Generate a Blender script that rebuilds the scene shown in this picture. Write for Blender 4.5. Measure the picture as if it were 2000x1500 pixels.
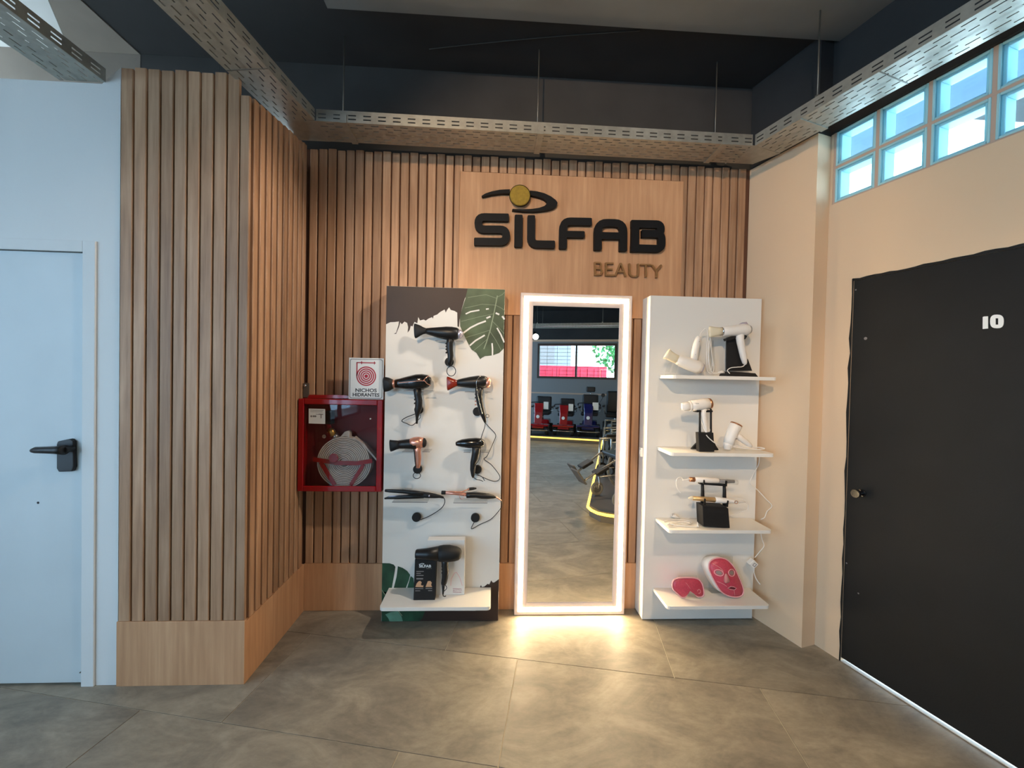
import bpy, bmesh, math, random
from mathutils import Vector, Matrix
random.seed(7)
scene = bpy.context.scene
COL = scene.collection
for o in list(bpy.data.objects):
    bpy.data.objects.remove(o, do_unlink=True)

# ------------------------------------------------------------------ camera
FPX, YAW, PITCH, ROLL, EYE = 780.0, 0.0484, -0.0161, 0.0210, 1.5
_F = Vector((math.sin(YAW)*math.cos(PITCH), math.cos(YAW)*math.cos(PITCH), math.sin(PITCH)))
_R0 = Vector((math.cos(YAW), -math.sin(YAW), 0)); _U0 = _R0.cross(_F)
_R = math.cos(ROLL)*_R0 + math.sin(ROLL)*_U0
_U = -math.sin(ROLL)*_R0 + math.cos(ROLL)*_U0
cam = bpy.data.cameras.new('camera'); cam_o = bpy.data.objects.new('camera', cam); COL.objects.link(cam_o)
cam.sensor_fit = 'HORIZONTAL'; cam.sensor_width = 36.0; cam.lens = 36.0*FPX/2000.0
cam.clip_start = 0.02; cam.clip_end = 200
cam_o.matrix_world = Matrix(((_R.x, _U.x, -_F.x, 0), (_R.y, _U.y, -_F.y, 0), (_R.z, _U.z, -_F.z, EYE), (0, 0, 0, 1)))
scene.camera = cam_o

# ------------------------------------------------------------------ world, lights, exposure
scene.view_settings.view_transform = 'Standard'
scene.view_settings.look = 'None'
scene.view_settings.gamma = 1.0
scene.view_settings.use_curve_mapping = False
scene.view_settings.exposure = 0.0
world = bpy.data.worlds.new('sky'); scene.world = world; world.use_nodes = True
wn = world.node_tree.nodes; wl = world.node_tree.links
wn['Background'].inputs[0].default_value = (0.66, 0.85, 1.0, 1)
wn['Background'].inputs[1].default_value = 12.0

def area_light(name, loc, target, sx, sy, power, col):
    l = bpy.data.lights.new(name, 'AREA'); l.shape = 'RECTANGLE'; l.size = sx; l.size_y = sy
    l.energy = power; l.color = col
    o = bpy.data.objects.new(name, l); COL.objects.link(o); o.location = loc
    o.rotation_euler = (Vector(target)-Vector(loc)).to_track_quat('-Z', 'Y').to_euler()
    return o
def spot_light(name, loc, target, power, col, size=1.2, blend=0.6, rad=0.07):
    l = bpy.data.lights.new(name, 'SPOT'); l.energy = power; l.color = col
    l.spot_size = size; l.spot_blend = blend; l.shadow_soft_size = rad
    o = bpy.data.objects.new(name, l); COL.objects.link(o); o.location = loc
    o.rotation_euler = (Vector(target)-Vector(loc)).to_track_quat('-Z', 'Y').to_euler()
    return o
# daylight by the left shop window; the second lamp and window are added fill
area_light('left_day_fill', (-3.72, -0.55, 1.65), (-1.6, 0.6, 1.3), 3.2, 2.1, 40, (0.50, 0.77, 1.0))
area_light('left_day_fill', (-3.72, -4.6, 1.65), (0.5, -4.0, 0.8), 2.4, 2.1, 480, (0.50, 0.77, 1.0))  # added fill that brightens the rear floor and platforms
# daylight in the yard beyond the black door
area_light('yard_daylight', (3.6, 2.2, 2.2), (2.1, 1.6, 0.0), 2.0, 1.5, 160, (0.85, 0.93, 1.0))

# ------------------------------------------------------------------ pixel helpers (photograph frame 2000 x 1500)
CAMP = Vector((0, 0, EYE))
def ray(u, v): return _F + _R*((u-1000)/FPX) + _U*((750-v)/FPX)
def px(u, v, y):
    d = ray(u, v); return CAMP + d*(y/d.y)
def pz(u, v, z):
    d = ray(u, v); return CAMP + d*((z-EYE)/d.z)
def zoom(ox, oy, s): return lambda x, y: (ox+x*s, oy+y*s)
def mpp(y): return y/FPX

# ------------------------------------------------------------------ materials
def S(r, g, b):
    f = lambda c: ((c/255.0)/12.92 if c/255.0 <= 0.04045 else ((c/255.0+0.055)/1.055)**2.4)
    return (f(r), f(g), f(b), 1)
MATS = {}
def mat(name, col, rough=0.5, metal=0.0, emit=None, estr=0, trans=0, alpha=1, noise=0, nscale=30, bump=0, bscale=60, coat=0, ior=1.45, spec=0.5):
    if name in MATS: return MATS[name]
    m = bpy.data.materials.new(name); m.use_nodes = True
    nt = m.node_tree; b = nt.nodes['Principled BSDF']
    b.inputs['Base Color'].default_value = col; b.inputs['Roughness'].default_value = rough
    b.inputs['Metallic'].default_value = metal; b.inputs['IOR'].default_value = ior
    b.inputs['Specular IOR Level'].default_value = spec
    b.inputs['Coat Weight'].default_value = coat
    b.inputs['Transmission Weight'].default_value = trans
    if emit:
        b.inputs['Emission Color'].default_value = emit; b.inputs['Emission Strength'].default_value = estr
    tc = None
    if noise or bump:
        tc = nt.nodes.new('ShaderNodeTexCoord')
    if noise:
        n = nt.nodes.new('ShaderNodeTexNoise'); n.inputs['Scale'].default_value = nscale; n.inputs['Detail'].default_value = 5
        nt.links.new(tc.outputs['Object'], n.inputs['Vector'])
        r = nt.nodes.new('ShaderNodeValToRGB')
        r.color_ramp.elements[0].position = 0.3; r.color_ramp.elements[1].position = 0.7
        r.color_ramp.elements[0].color = tuple(c*(1-noise) for c in col[:3])+(1,)
        r.color_ramp.elements[1].color = tuple(min(1, c*(1+noise)) for c in col[:3])+(1,)
        nt.links.new(n.outputs['Fac'], r.inputs['Fac']); nt.links.new(r.outputs['Color'], b.inputs['Base Color'])
    if bump:
        n2 = nt.nodes.new('ShaderNodeTexNoise'); n2.inputs['Scale'].default_value = bscale; n2.inputs['Detail'].default_value = 4
        nt.links.new(tc.outputs['Object'], n2.inputs['Vector'])
        bp = nt.nodes.new('ShaderNodeBump'); bp.inputs['Strength'].default_value = bump; bp.inputs['Distance'].default_value = 0.01
        nt.links.new(n2.outputs['Fac'], bp.inputs['Height']); nt.links.new(bp.outputs['Normal'], b.inputs['Normal'])
    MATS[name] = m; return m
def clear(name, tint, gloss=0.1, rough=0.02):
    """thin clear sheet: passes light, with a glossy surface"""
    if name in MATS: return MATS[name]
    m = bpy.data.materials.new(name); m.use_nodes = True; nt = m.node_tree
    nt.nodes.remove(nt.nodes['Principled BSDF']); out = nt.nodes['Material Output']
    t = nt.nodes.new('ShaderNodeBsdfTransparent'); t.inputs[0].default_value = tint
    g = nt.nodes.new('ShaderNodeBsdfGlossy'); g.inputs['Roughness'].default_value = rough
    fc = nt.nodes.new('ShaderNodeLayerWeight'); fc.inputs[0].default_value = 0.5
    pw = nt.nodes.new('ShaderNodeMath'); pw.operation = 'POWER'; pw.inputs[1].default_value = 4.0
    nt.links.new(fc.outputs['Facing'], pw.inputs[0])
    lw = nt.nodes.new('ShaderNodeMath'); lw.operation = 'MULTIPLY_ADD'; lw.inputs[1].default_value = 0.6; lw.inputs[2].default_value = 0.02
    nt.links.new(pw.outputs[0], lw.inputs[0])
    mx = nt.nodes.new('ShaderNodeMixShader'); nt.links.new(lw.outputs[0], mx.inputs[0])
    nt.links.new(t.outputs[0], mx.inputs[1]); nt.links.new(g.outputs[0], mx.inputs[2]); nt.links.new(mx.outputs[0], out.inputs[0])
    MATS[name] = m; return m
def wood(name, c1, c2, c3, axis='Z', tint=0.22):
    if name in MATS: return MATS[name]
    m = bpy.data.materials.new(name); m.use_nodes = True; nt = m.node_tree; N = nt.nodes; L = nt.links
    b = N['Principled BSDF']; b.inputs['Roughness'].default_value = 0.55
    tc = N.new('ShaderNodeTexCoord'); oi = N.new('ShaderNodeObjectInfo')
    off = N.new('ShaderNodeVectorMath'); off.operation = 'MULTIPLY_ADD'
    cmb = N.new('ShaderNodeCombineXYZ')
    for k in range(3): L.new(oi.outputs['Random'], cmb.inputs[k])
    off.inputs[1].default_value = (7, 7, 13); L.new(cmb.outputs[0], off.inputs[0]); L.new(tc.outputs['Object'], off.inputs[2])
    mp = N.new('ShaderNodeMapping'); mp.inputs['Scale'].default_value = (1, 1, 0.045) if axis == 'Z' else (0.045, 1, 1)
    L.new(off.outputs[0], mp.inputs['Vector'])
    n1 = N.new('ShaderNodeTexNoise'); n1.inputs['Scale'].default_value = 48; n1.inputs['Detail'].default_value = 7; n1.inputs['Roughness'].default_value = 0.62
    L.new(mp.outputs[0], n1.inputs['Vector'])
    mp2 = N.new('ShaderNodeMapping'); mp2.inputs['Scale'].default_value = (1, 1, 0.18) if axis == 'Z' else (0.18, 1, 1)
    L.new(off.outputs[0], mp2.inputs['Vector'])
    n2 = N.new('ShaderNodeTexNoise'); n2.inputs['Scale'].default_value = 8; n2.inputs['Detail'].default_value = 4; n2.inputs['Distortion'].default_value = 0.8
    L.new(mp2.outputs[0], n2.inputs['Vector'])
    add = N.new('ShaderNodeMix'); add.data_type = 'FLOAT'; add.inputs[0].default_value = 0.45
    L.new(n1.outputs['Fac'], add.inputs[2]); L.new(n2.outputs['Fac'], add.inputs[3])
    r = N.new('ShaderNodeValToRGB'); e = r.color_ramp.elements
    e[0].position = 0.33; e[0].color = c1; e[1].position = 0.66; e[1].color = c3
    k = e.new(0.5); k.color = c2
    L.new(add.outputs[0], r.inputs['Fac'])
    hs = N.new('ShaderNodeHueSaturation')
    mr = N.new('ShaderNodeMapRange'); mr.inputs['To Min'].default_value = 1-tint; mr.inputs['To Max'].default_value = 1+tint*0.55
    L.new(oi.outputs['Random'], mr.inputs['Value']); L.new(mr.outputs[0], hs.inputs['Value']); L.new(r.outputs['Color'], hs.inputs['Color'])
    L.new(hs.outputs['Color'], b.inputs['Base Color'])
    bp = N.new('ShaderNodeBump'); bp.inputs['Strength'].default_value = 0.12; bp.inputs['Distance'].default_value = 0.003
    L.new(n1.outputs['Fac'], bp.inputs['Height']); L.new(bp.outputs['Normal'], b.inputs['Normal'])
    MATS[name] = m; return m
def concrete_tile():
    m = bpy.data.materials.new('floor_tile'); m.use_nodes = True; nt = m.node_tree; N = nt.nodes; L = nt.links
    b = N['Principled BSDF']
    tc = N.new('ShaderNodeTexCoord'); oi = N.new('ShaderNodeObjectInfo')
    cmb = N.new('ShaderNodeCombineXYZ')
    for k in range(3): L.new(oi.outputs['Random'], cmb.inputs[k])
    off = N.new('ShaderNodeVectorMath'); off.operation = 'MULTIPLY_ADD'; off.inputs[1].default_value = (19, 23, 0)
    L.new(cmb.outputs[0], off.inputs[0]); L.new(tc.outputs['Object'], off.inputs[2])
    mp = N.new('ShaderNodeMapping'); mp.inputs['Scale'].default_value = (0.8, 1.5, 1); mp.inputs['Rotation'].default_value = (0, 0, 0.35)
    L.new(off.outputs[0], mp.inputs['Vector'])
    n1 = N.new('ShaderNodeTexNoise'); n1.inputs['Scale'].default_value = 3.2; n1.inputs['Detail'].default_value = 9; n1.inputs['Roughness'].default_value = 0.66; n1.inputs['Distortion'].default_value = 1.0
    L.new(mp.outputs[0], n1.inputs['Vector'])
    n2 = N.new('ShaderNodeTexNoise'); n2.inputs['Scale'].default_value = 22; n2.inputs['Detail'].default_value = 6; n2.inputs['Roughness'].default_value = 0.7
    L.new(mp.outputs[0], n2.inputs['Vector'])
    mx = N.new('ShaderNodeMix'); mx.data_type = 'FLOAT'; mx.inputs[0].default_value = 0.3
    L.new(n1.outputs['Fac'], mx.inputs[2]); L.new(n2.outputs['Fac'], mx.inputs[3])
    r = N.new('ShaderNodeValToRGB'); e = r.color_ramp.elements
    e[0].position = 0.34; e[0].color = S(104, 97, 86); e[1].position = 0.68; e[1].color = S(162, 152, 134)
    k = e.new(0.5); k.color = S(132, 124, 110)
    L.new(mx.outputs[0], r.inputs['Fac']); L.new(r.outputs['Color'], b.inputs['Base Color'])
    rr = N.new('ShaderNodeMapRange'); rr.inputs['To Min'].default_value = 0.40; rr.inputs['To Max'].default_value = 0.60
    L.new(n2.outputs['Fac'], rr.inputs['Value']); L.new(rr.outputs[0], b.inputs['Roughness'])
    bp = N.new('ShaderNodeBump'); bp.inputs['Strength'].default_value = 0.05; bp.inputs['Distance'].default_value = 0.004
    L.new(n2.outputs['Fac'], bp.inputs['Height']); L.new(bp.outputs['Normal'], b.inputs['Normal'])
    MATS['floor_tile'] = m; return m

M_tile = concrete_tile()
M_grout = mat('grout', S(190, 180, 162), 0.8)
M_wood = wood('oak_cladding', S(146, 107, 78), S(180, 138, 104), S(202, 161, 127))
M_panel = wood('oak_panel', S(180, 132, 94), S(198, 149, 109), S(212, 164, 123), tint=0.02)
M_groove = mat('groove_backing', S(94, 62, 44), 0.7)
M_white = mat('white_wall_paint', S(222, 222, 220), 0.7, bump=0.04, bscale=120)
M_cream = mat('cream_wall_paint', S(214, 186, 154), 0.7, bump=0.05, bscale=90)
M_taupe = mat('taupe_shade', S(132, 122, 112), 0.8, noise=0.08, nscale=4)  # shade over the left bay, put into the colour
M_dark = mat('dark_grey_paint', S(62, 61, 60), 0.75, noise=0.12, nscale=4)
M_ceil = mat('black_ceiling_paint', S(44, 44, 45), 0.8, noise=0.15, nscale=3)
M_beam = mat('slate_beam_paint', S(112, 112, 110), 0.8, noise=0.1, nscale=3)
M_rear = mat('rear_wall_grey', S(128, 128, 128), 0.7)
M_doorw = mat('white_door_paint', S(205, 212, 214), 0.45, noise=0.04, nscale=3)
M_doorb = mat('black_door_paint', S(23, 24, 24), 0.6, spec=0.3, noise=0.12, nscale=5, bump=0.05, bscale=160)
M_black = mat('black_plastic', S(22, 22, 23), 0.38)
M_blackg = mat('gloss_black_plastic', S(16, 16, 18), 0.16, coat=0.4)
M_blackm = mat('matt_black_plastic', S(17, 17, 18), 0.62)
M_ink = mat('matt_black_letter', S(13, 14, 17), 0.6, spec=0.3)
M_gold = mat('brushed_gold', S(150, 124, 44), 0.5, metal=0.3, noise=0.15, nscale=60)
M_bronze = mat('bronze_letter', S(150, 112, 72), 0.45, metal=0.35)
M_galv = mat('galvanised_steel', S(168, 166, 156), 0.45, metal=0.7, noise=0.12, nscale=25)
M_rod = mat('threaded_rod', S(120, 116, 108), 0.45, metal=0.7)
M_whitep = mat('white_laminate', S(226, 222, 214), 0.42)
M_wplast = mat('white_plastic', S(228, 222, 214), 0.35)
M_cream_pl = mat('cream_translucent_plastic', S(236, 224, 196), 0.3, trans=0.25)
M_chrome = mat('chrome', S(215, 215, 215), 0.12, metal=1)
M_rose = mat('rose_gold', S(222, 158, 136), 0.28, metal=0.7)
M_copper = mat('copper_trim', S(188, 132, 96), 0.3, metal=0.8)
M_amber = mat('amber_nozzle', S(150, 44, 22), 0.2, trans=0.35)
M_lav = mat('lavender_metal', S(205, 198, 214), 0.25, metal=0.6)
M_red = mat('red_enamel', S(154, 7, 17), 0.25, coat=0.3)
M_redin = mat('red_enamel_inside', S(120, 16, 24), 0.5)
M_hose = mat('hose_canvas', S(214, 214, 204), 0.8, noise=0.08, nscale=90)
M_brass = mat('brass', S(196, 160, 84), 0.3, metal=0.9)
M_signw = mat('sign_white', S(226, 228, 226), 0.4)
M_pink = mat('pink_silicone', S(196, 70, 88), 0.35, noise=0.12, nscale=120)
M_pinkl = mat('pale_pink_rim', S(232, 168, 168), 0.35)
M_brown = mat('brown_print', S(52, 37, 31), 0.5, noise=0.12, nscale=8)
M_slit = mat('print_white', S(226, 222, 214), 0.45)
M_leaf1 = mat('leaf_print_grey_green', S(76, 90, 64), 0.5, noise=0.45, nscale=7)
M_leaf2 = mat('leaf_print_deep_green', S(36, 72, 50), 0.5, noise=0.5, nscale=11)
M_leafv = mat('leaf_vein_print', S(138, 150, 122), 0.5)
M_leaf3 = mat('leaf_print_pale', S(96, 138, 116), 0.5, noise=0.3, nscale=14)
M_led = mat('warm_led', S(255, 232, 190), 0.5, emit=(1.0, 0.745, 0.43, 1), estr=92)
M_ledy = mat('yellow_led', S(255, 220, 90), 0.5, emit=(1.0, 0.62, 0.10, 1), estr=2.6)
M_mirror = mat('mirror_glass', S(245, 247, 247), 0.0, metal=1)
M_frame = mat('white_mirror_frame', S(226, 208, 198), 0.5)
M_acryl = clear('clear_acrylic', (0.94, 0.95, 0.95, 1))
M_pane = clear('cabinet_pane', (0.92, 0.89, 0.89, 1))
M_winpane = clear('window_pane', (0.72, 0.76, 0.78, 1))
M_shop = clear('shop_glass_added_tint', (0.50, 0.54, 0.58, 1))  # tint added to weaken the daylight from the left
M_block = clear('glass_block_pane', (0.92, 0.975, 1.0, 1))
M_blockr = mat('glass_block_body', S(190, 236, 242), 0.25, trans=0.3, ior=1.2)
M_mortar = mat('mortar', S(186, 160, 142), 0.8)
M_tyre = mat('rubber_tyre', S(30, 30, 30), 0.7)
M_greyt = mat('grey_tyre', S(120, 118, 112), 0.7)
M_vinyl = mat('black_vinyl', S(26, 26, 28), 0.45)
M_scr = mat('scooter_red', S(150, 22, 26), 0.22, coat=0.5)
M_scb = mat('scooter_blue', S(24, 28, 84), 0.22, coat=0.5)
M_steel = mat('polished_steel', S(190, 190, 186), 0.25, metal=0.9)
M_carpet = mat('platform_grey', S(92, 88, 84), 0.6)
M_tag = mat('paper_tag', S(228, 222, 212), 0.6)
M_skin = mat('print_photo_tan', S(206, 160, 122), 0.5)
M_grey = mat('print_grey', S(128, 124, 122), 0.5)
M_pinkt = mat('print_pink_text', S(176, 108, 116), 0.5)
M_greyt2 = mat('print_dark_text', S(40, 40, 44), 0.5)
M_signr = mat('sign_red', S(176, 18, 44), 0.45)
M_bulb = mat('lamp_lens', S(255, 250, 240), 0.3, emit=(1, 0.95, 0.88, 1), estr=40)
M_navy = mat('eave_sky_tint', S(44, 82, 140), 0.6)  # shade and sky tint put into the eave's blue
M_concrete = mat('yard_concrete', S(200, 200, 196), 0.8, noise=0.1, nscale=5)
M_building = mat('pale_building', S(140, 142, 148), 0.7)
M_truck = mat('red_container', S(214, 52, 74), 0.5)
M_green = mat('tree_leaves', S(70, 150, 80), 0.6, noise=0.4, nscale=6)
M_bark = mat('bark', S(90, 70, 54), 0.8)
M_bronzef = mat('dark_window_frame', S(58, 46, 40), 0.4)

# ------------------------------------------------------------------ mesh helpers
def wloc(o):
    v = Vector((0, 0, 0))
    while o is not None:
        v += o.location; o = o.parent
    return v
def tag(o, label=None, cat=None, group=None, kind=None):
    if label: o['label'] = label
    if cat: o['category'] = cat
    if group: o['group'] = group
    if kind: o['kind'] = kind
    return o
def empty(name, loc, label=None, cat=None, group=None, rz=0, kind=None):
    o = bpy.data.objects.new(name, None); COL.objects.link(o); o.location = loc; o.rotation_euler = (0, 0, rz)
    o.empty_display_size = 0.05
    return tag(o, label, cat, group, kind)
def mk(name, V, F, m, parent=None, smooth=False, bevel=0, local=False, label=None, cat=None, group=None, kind=None, seg=2, fix=True):
    V = [Vector(v) for v in V]
    if parent is None:
        lo = [min(v[k] for v in V) for k in range(3)]; hi = [max(v[k] for v in V) for k in range(3)]
        base = Vector(((lo[0]+hi[0])/2, (lo[1]+hi[1])/2, lo[2]))
        V = [v-base for v in V]
    elif not local:
        b = wloc(parent); V = [v-b for v in V]; base = None
    else: base = None
    me = bpy.data.meshes.new(name); me.from_pydata([tuple(v) for v in V], [], F); me.update()
    if fix:
        bm = bmesh.new(); bm.from_mesh(me); bmesh.ops.recalc_face_normals(bm, faces=bm.faces); bm.to_mesh(me); bm.free()
    if smooth:
        for p in me.polygons: p.use_smooth = True
    o = bpy.data.objects.new(name, me); COL.objects.link(o); me.materials.append(m)
    if parent is None: o.location = base
    else: o.parent = parent
    if bevel:
        md = o.modifiers.new('bevel', 'BEVEL'); md.width = bevel; md.segments = seg; md.limit_method = 'ANGLE'; md.angle_limit = 0.6
    return tag(o, label, cat, group, kind)
BOXF = [(0, 1, 2, 3), (7, 6, 5, 4), (0, 4, 5, 1), (1, 5, 6, 2), (2, 6, 7, 3), (3, 7, 4, 0)]
def boxv(x0, x1, y0, y1, z0, z1):
    return [(x0, y0, z0), (x1, y0, z0), (x1, y1, z0), (x0, y1, z0), (x0, y0, z1), (x1, y0, z1), (x1, y1, z1), (x0, y1, z1)]
def box(name, x0, x1, y0, y1, z0, z1, m, parent=None, **k):
    return mk(name, boxv(x0, x1, y0, y1, z0, z1), BOXF, m, parent, **k)
def boxes(name, L, m, parent=None, **k):
    V = []; F = []
    for b in L:
        n = len(V); V += boxv(*b); F += [tuple(i+n for i in f) for f in BOXF]
    return mk(name, V, F, m, parent, **k)
class Basis:
    """s along a wall, t out of it into the room, z up"""
    def __init__(s, o, d):
        s.o = Vector((o[0], o[1], 0)); s.d = Vector((d[0], d[1], 0)).normalized(); s.n = Vector((s.d.y, -s.d.x, 0))
    def p(s, a, t, z): return s.o + s.d*a + s.n*t + Vector((0, 0, z))
    def boxv(s, a0, a1, t0, t1, z0, z1):
        return [s.p(a0, t0, z0), s.p(a1, t0, z0), s.p(a1, t1, z0), s.p(a0, t1, z0), s.p(a0, t0, z1), s.p(a1, t0, z1), s.p(a1, t1, z1), s.p(a0, t1, z1)]
    def box(s, name, r, m, parent=None, **k): return mk(name, s.boxv(*r), BOXF, m, parent, **k)
    def boxes(s, name, L, m, parent=None, **k):
        V = []; F = []
        for r in L:
            n = len(V); V += s.boxv(*r); F += [tuple(i+n for i in f) for f in BOXF]
        return mk(name, V, F, m, parent, **k)
    def pix(s, u, v, t=0):
        d = ray(u, v); P = s.o+s.n*t; return CAMP + d*((P-CAMP).dot(s.n)/d.dot(s.n))
def prism(name, P, z0, z1, m, parent=None, **k):
    n = len(P); V = [(x, y, z0) for x, y in P]+[(x, y, z1) for x, y in P]
    F = [tuple(range(n-1, -1, -1)), tuple(range(n, 2*n))]+[(i, (i+1) % n, n+(i+1) % n, n+i) for i in range(n)]
    return mk(name, V, F, m, parent, **k)
def extr(name, P, vec, m, parent=None, **k):
    """polygon of 3D points extruded by a vector"""
    n = len(P); vec = Vector(vec); V = [Vector(p) for p in P]; V = V+[p+vec for p in V]
    F = [tuple(range(n)), tuple(range(2*n-1, n-1, -1))]+[(i, n+i, n+(i+1) % n, (i+1) % n) for i in range(n)]
    return mk(name, V, F, m, parent, **k)
def poly(name, P, y0, y1, m, parent=None, clamp=None, **k):
    Q = [px(u, v, y0) for u, v in P]
    if clamp:
        for q in Q:
            q.x = min(max(q.x, clamp[0]), clamp[1]); q.z = min(max(q.z, clamp[2]), clamp[3])
    return extr(name, Q, (0, y1-y0, 0), m, parent, **k)
def rounded(P, r, n=5):
    """round the inner corners of a 2D polyline"""
    out = [P[0]]
    for i in range(1, len(P)-1):
        a, b, c = Vector(P[i-1]), Vector(P[i]), Vector(P[i+1])
        u = (a-b); w = (c-b); k = min(r, u.length*0.499, w.length*0.499)
        p0 = b+u.normalized()*k; p2 = b+w.normalized()*k
        for j in range(n+1):
            t = j/n; q = p0*(1-t)**2+b*2*t*(1-t)+p2*t*t; out.append((q.x, q.y))
    out.append(P[-1]); return out
def rib_geo(P, w, round_end=0.0):
    """left and right outline of a stroke"""
    P = [Vector(p) for p in P]; L = []; R = []
    for i, p in enumerate(P):
        t0 = (p-P[i-1]).normalized() if i > 0 else (P[1]-p).normalized()
        t1 = (P[i+1]-p).normalized() if i < len(P)-1 else t0
        n0 = Vector((-t0.y, t0.x)); n1 = Vector((-t1.y, t1.x)); b = (n0+n1)
        b = b.normalized() if b.length > 1e-6 else n0
        h = w/2/max(0.4, b.dot(n0)); L.append(p+b*h); R.append(p-b*h)
    if round_end:
        e = round_end
        for seq, end in ((0, 0), (-1, -1)):
            t = (P[1]-P[0]).normalized() if end == 0 else (P[-2]-P[-1]).normalized()
            n = Vector((-t.y, t.x)) if end == 0 else Vector((t.y, -t.x))
            p = P[end]
            capL = [p+n*(w/2-e), p+t*e*0.3+n*(w/2-e*0.3), p+t*e+n*w/2]
            capR = [p-n*(w/2-e), p+t*e*0.3-n*(w/2-e*0.3), p+t*e-n*w/2]
            if end == 0: L = capL+L[1:]; R = capR+R[1:]
            else: L = L[:-1]+capL[::-1]; R = R[:-1]+capR[::-1]
    return L, R
def ribbon(name, strokes, w, y0, y1, m, parent=None, round_end=0.0, to3=None, vec=None, **k):
    V = []; F = []
    vec = Vector(vec) if vec else Vector((0, y1-y0, 0))
    f3 = to3 if to3 else (lambda u, v: px(u, v, y0))
    for si, st_ in enumerate(strokes):
        L, R = rib_geo(st_, w, round_end); n = len(L); b = len(V); up = vec.normalized()*(-0.0004*si)
        V += [f3(*p) for p in L]+[f3(*p) for p in R]; V += [v+vec for v in V[b:b+2*n]]
        for i in range(b, b+2*n): V[i] = V[i]+up
        for i in range(n-1):
            F += [(b+i, b+i+1, b+n+i+1, b+n+i), (b+2*n+i, b+3*n+i, b+3*n+i+1, b+2*n+i+1),
                  (b+i, b+2*n+i, b+2*n+i+1, b+i+1), (b+n+i, b+n+i+1, b+3*n+i+1, b+3*n+i)]
        F += [(b, b+n, b+3*n, b+2*n), (b+n-1, b+3*n-1, b+4*n-1, b+2*n-1)]
    return mk(name, V, F, m, parent, **k)
def catmull(P, per=6):
    P = [Vector(p) for p in P]; out = []
    for i in range(len(P)-1):
        p0 = P[max(0, i-1)]; p1 = P[i]; p2 = P[i+1]; p3 = P[min(len(P)-1, i+2)]
        for j in range(per):
            t = j/per
            out.append(0.5*((2*p1)+(p2-p0)*t+(2*p0-5*p1+4*p2-p3)*t*t+(3*p1-p0-3*p2+p3)*t**3))
    out.append(P[-1]); return out
def tube_geo(P, r, n=8, closed=False):
    V = []; F = []; P = [Vector(p) for p in P]; N = len(P); up = None
    for i, p in enumerate(P):
        if closed: t = (P[(i+1) % N]-P[i-1]).normalized()
        else: t = (P[min(N-1, i+1)]-P[max(0, i-1)]).normalized()
        if up is None:
            up = Vector((0, 0, 1)) if abs(t.z) < 0.9 else Vector((0, 1, 0))
        a = t.cross(up)
        if a.length < 1e-5: a = t.cross(Vector((1, 0, 0)))
        a.normalize(); bb = a.cross(t).normalized(); up = bb
        rr = r[i] if isinstance(r, (list, tuple)) else r
        V += [p+a*(rr*math.cos(2*math.pi*k/n))+bb*(rr*math.sin(2*math.pi*k/n)) for k in range(n)]
    M = N if closed else N-1
    for i in range(M):
        j = (i+1) % N
        F += [(i*n+k, i*n+(k+1) % n, j*n+(k+1) % n, j*n+k) for k in range(n)]
    if not closed: F += [tuple(range(n-1, -1, -1)), tuple((N-1)*n+k for k in range(n))]
    return V, F
def tube(name, P, r, m, parent=None, n=8, smooth_path=True, closed=False, per=6, **k):
    if smooth_path and not closed: P = catmull(P, per)
    V, F = tube_geo(P, r, n, closed); return mk(name, V, F, m, parent, smooth=True, **k)
def tubes(name, LL, r, m, parent=None, n=8, smooth_path=True, **k):
    V = []; F = []
    for P in LL:
        if smooth_path: P = catmull(P)
        v, f = tube_geo(P, r, n); b = len(V); V += v; F += [tuple(i+b for i in q) for q in f]
    return mk(name, V, F, m, parent, smooth=True, **k)
def cord(name, P, y, r, m, parent=None, dy=None, **k):
    Q = [px(p[0], p[1], (p[2] if len(p) > 2 else y)) for p in P]
    return tube(name, Q, r, m, parent, n=7, **k)
def loft(name, P, y, m, parent=None, n=20, sq=2.0, dr=1.0, cap=0.82, **k):
    """P: (u, v, half width px[, depth ratio]) along a line in the plane y; a rounded solid round it"""
    s = mpp(y); C = [px(p[0], p[1], y) for p in P]; H = [p[2]*s for p in P]; D = [(p[3] if len(p) > 3 else dr) for p in P]
    Y = Vector((0, 1, 0)); rings = []
    N = len(C); T = []
    for i in range(N):
        T.append((C[min(N-1, i+1)]-C[max(0, i-1)]).normalized())
    def ring(c, t, h, d):
        a = t.cross(Y).normalized(); out = []
        for q in range(n):
            th = 2*math.pi*q/n; cc, ss = math.cos(th), math.sin(th)
            e = 2.0/sq
            out.append(c+a*(h*math.copysign(abs(cc)**e, cc))+Y*(h*d*math.copysign(abs(ss)**e, ss)))
        return out
    rings.append(ring(C[0]-T[0]*0.0005, T[0], H[0]*cap, D[0]))
    for i in range(N): rings.append(ring(C[i]+(T[i]*H[i]*0.06 if i == 0 else -T[i]*H[i]*0.06 if i == N-1 else Vector((0, 0, 0))), T[i], H[i], D[i]))
    rings.append(ring(C[-1]+T[-1]*0.0005, T[-1], H[-1]*cap, D[-1]))
    V = [v for r in rings for v in r]; F = []
    for i in range(len(rings)-1):
        F += [(i*n+q, i*n+(q+1) % n, (i+1)*n+(q+1) % n, (i+1)*n+q) for q in range(n)]
    F += [tuple(range(n-1, -1, -1)), tuple((len(rings)-1)*n+q for q in range(n))]
    return mk(name, V, F, m, parent, smooth=True, **k)
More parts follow.
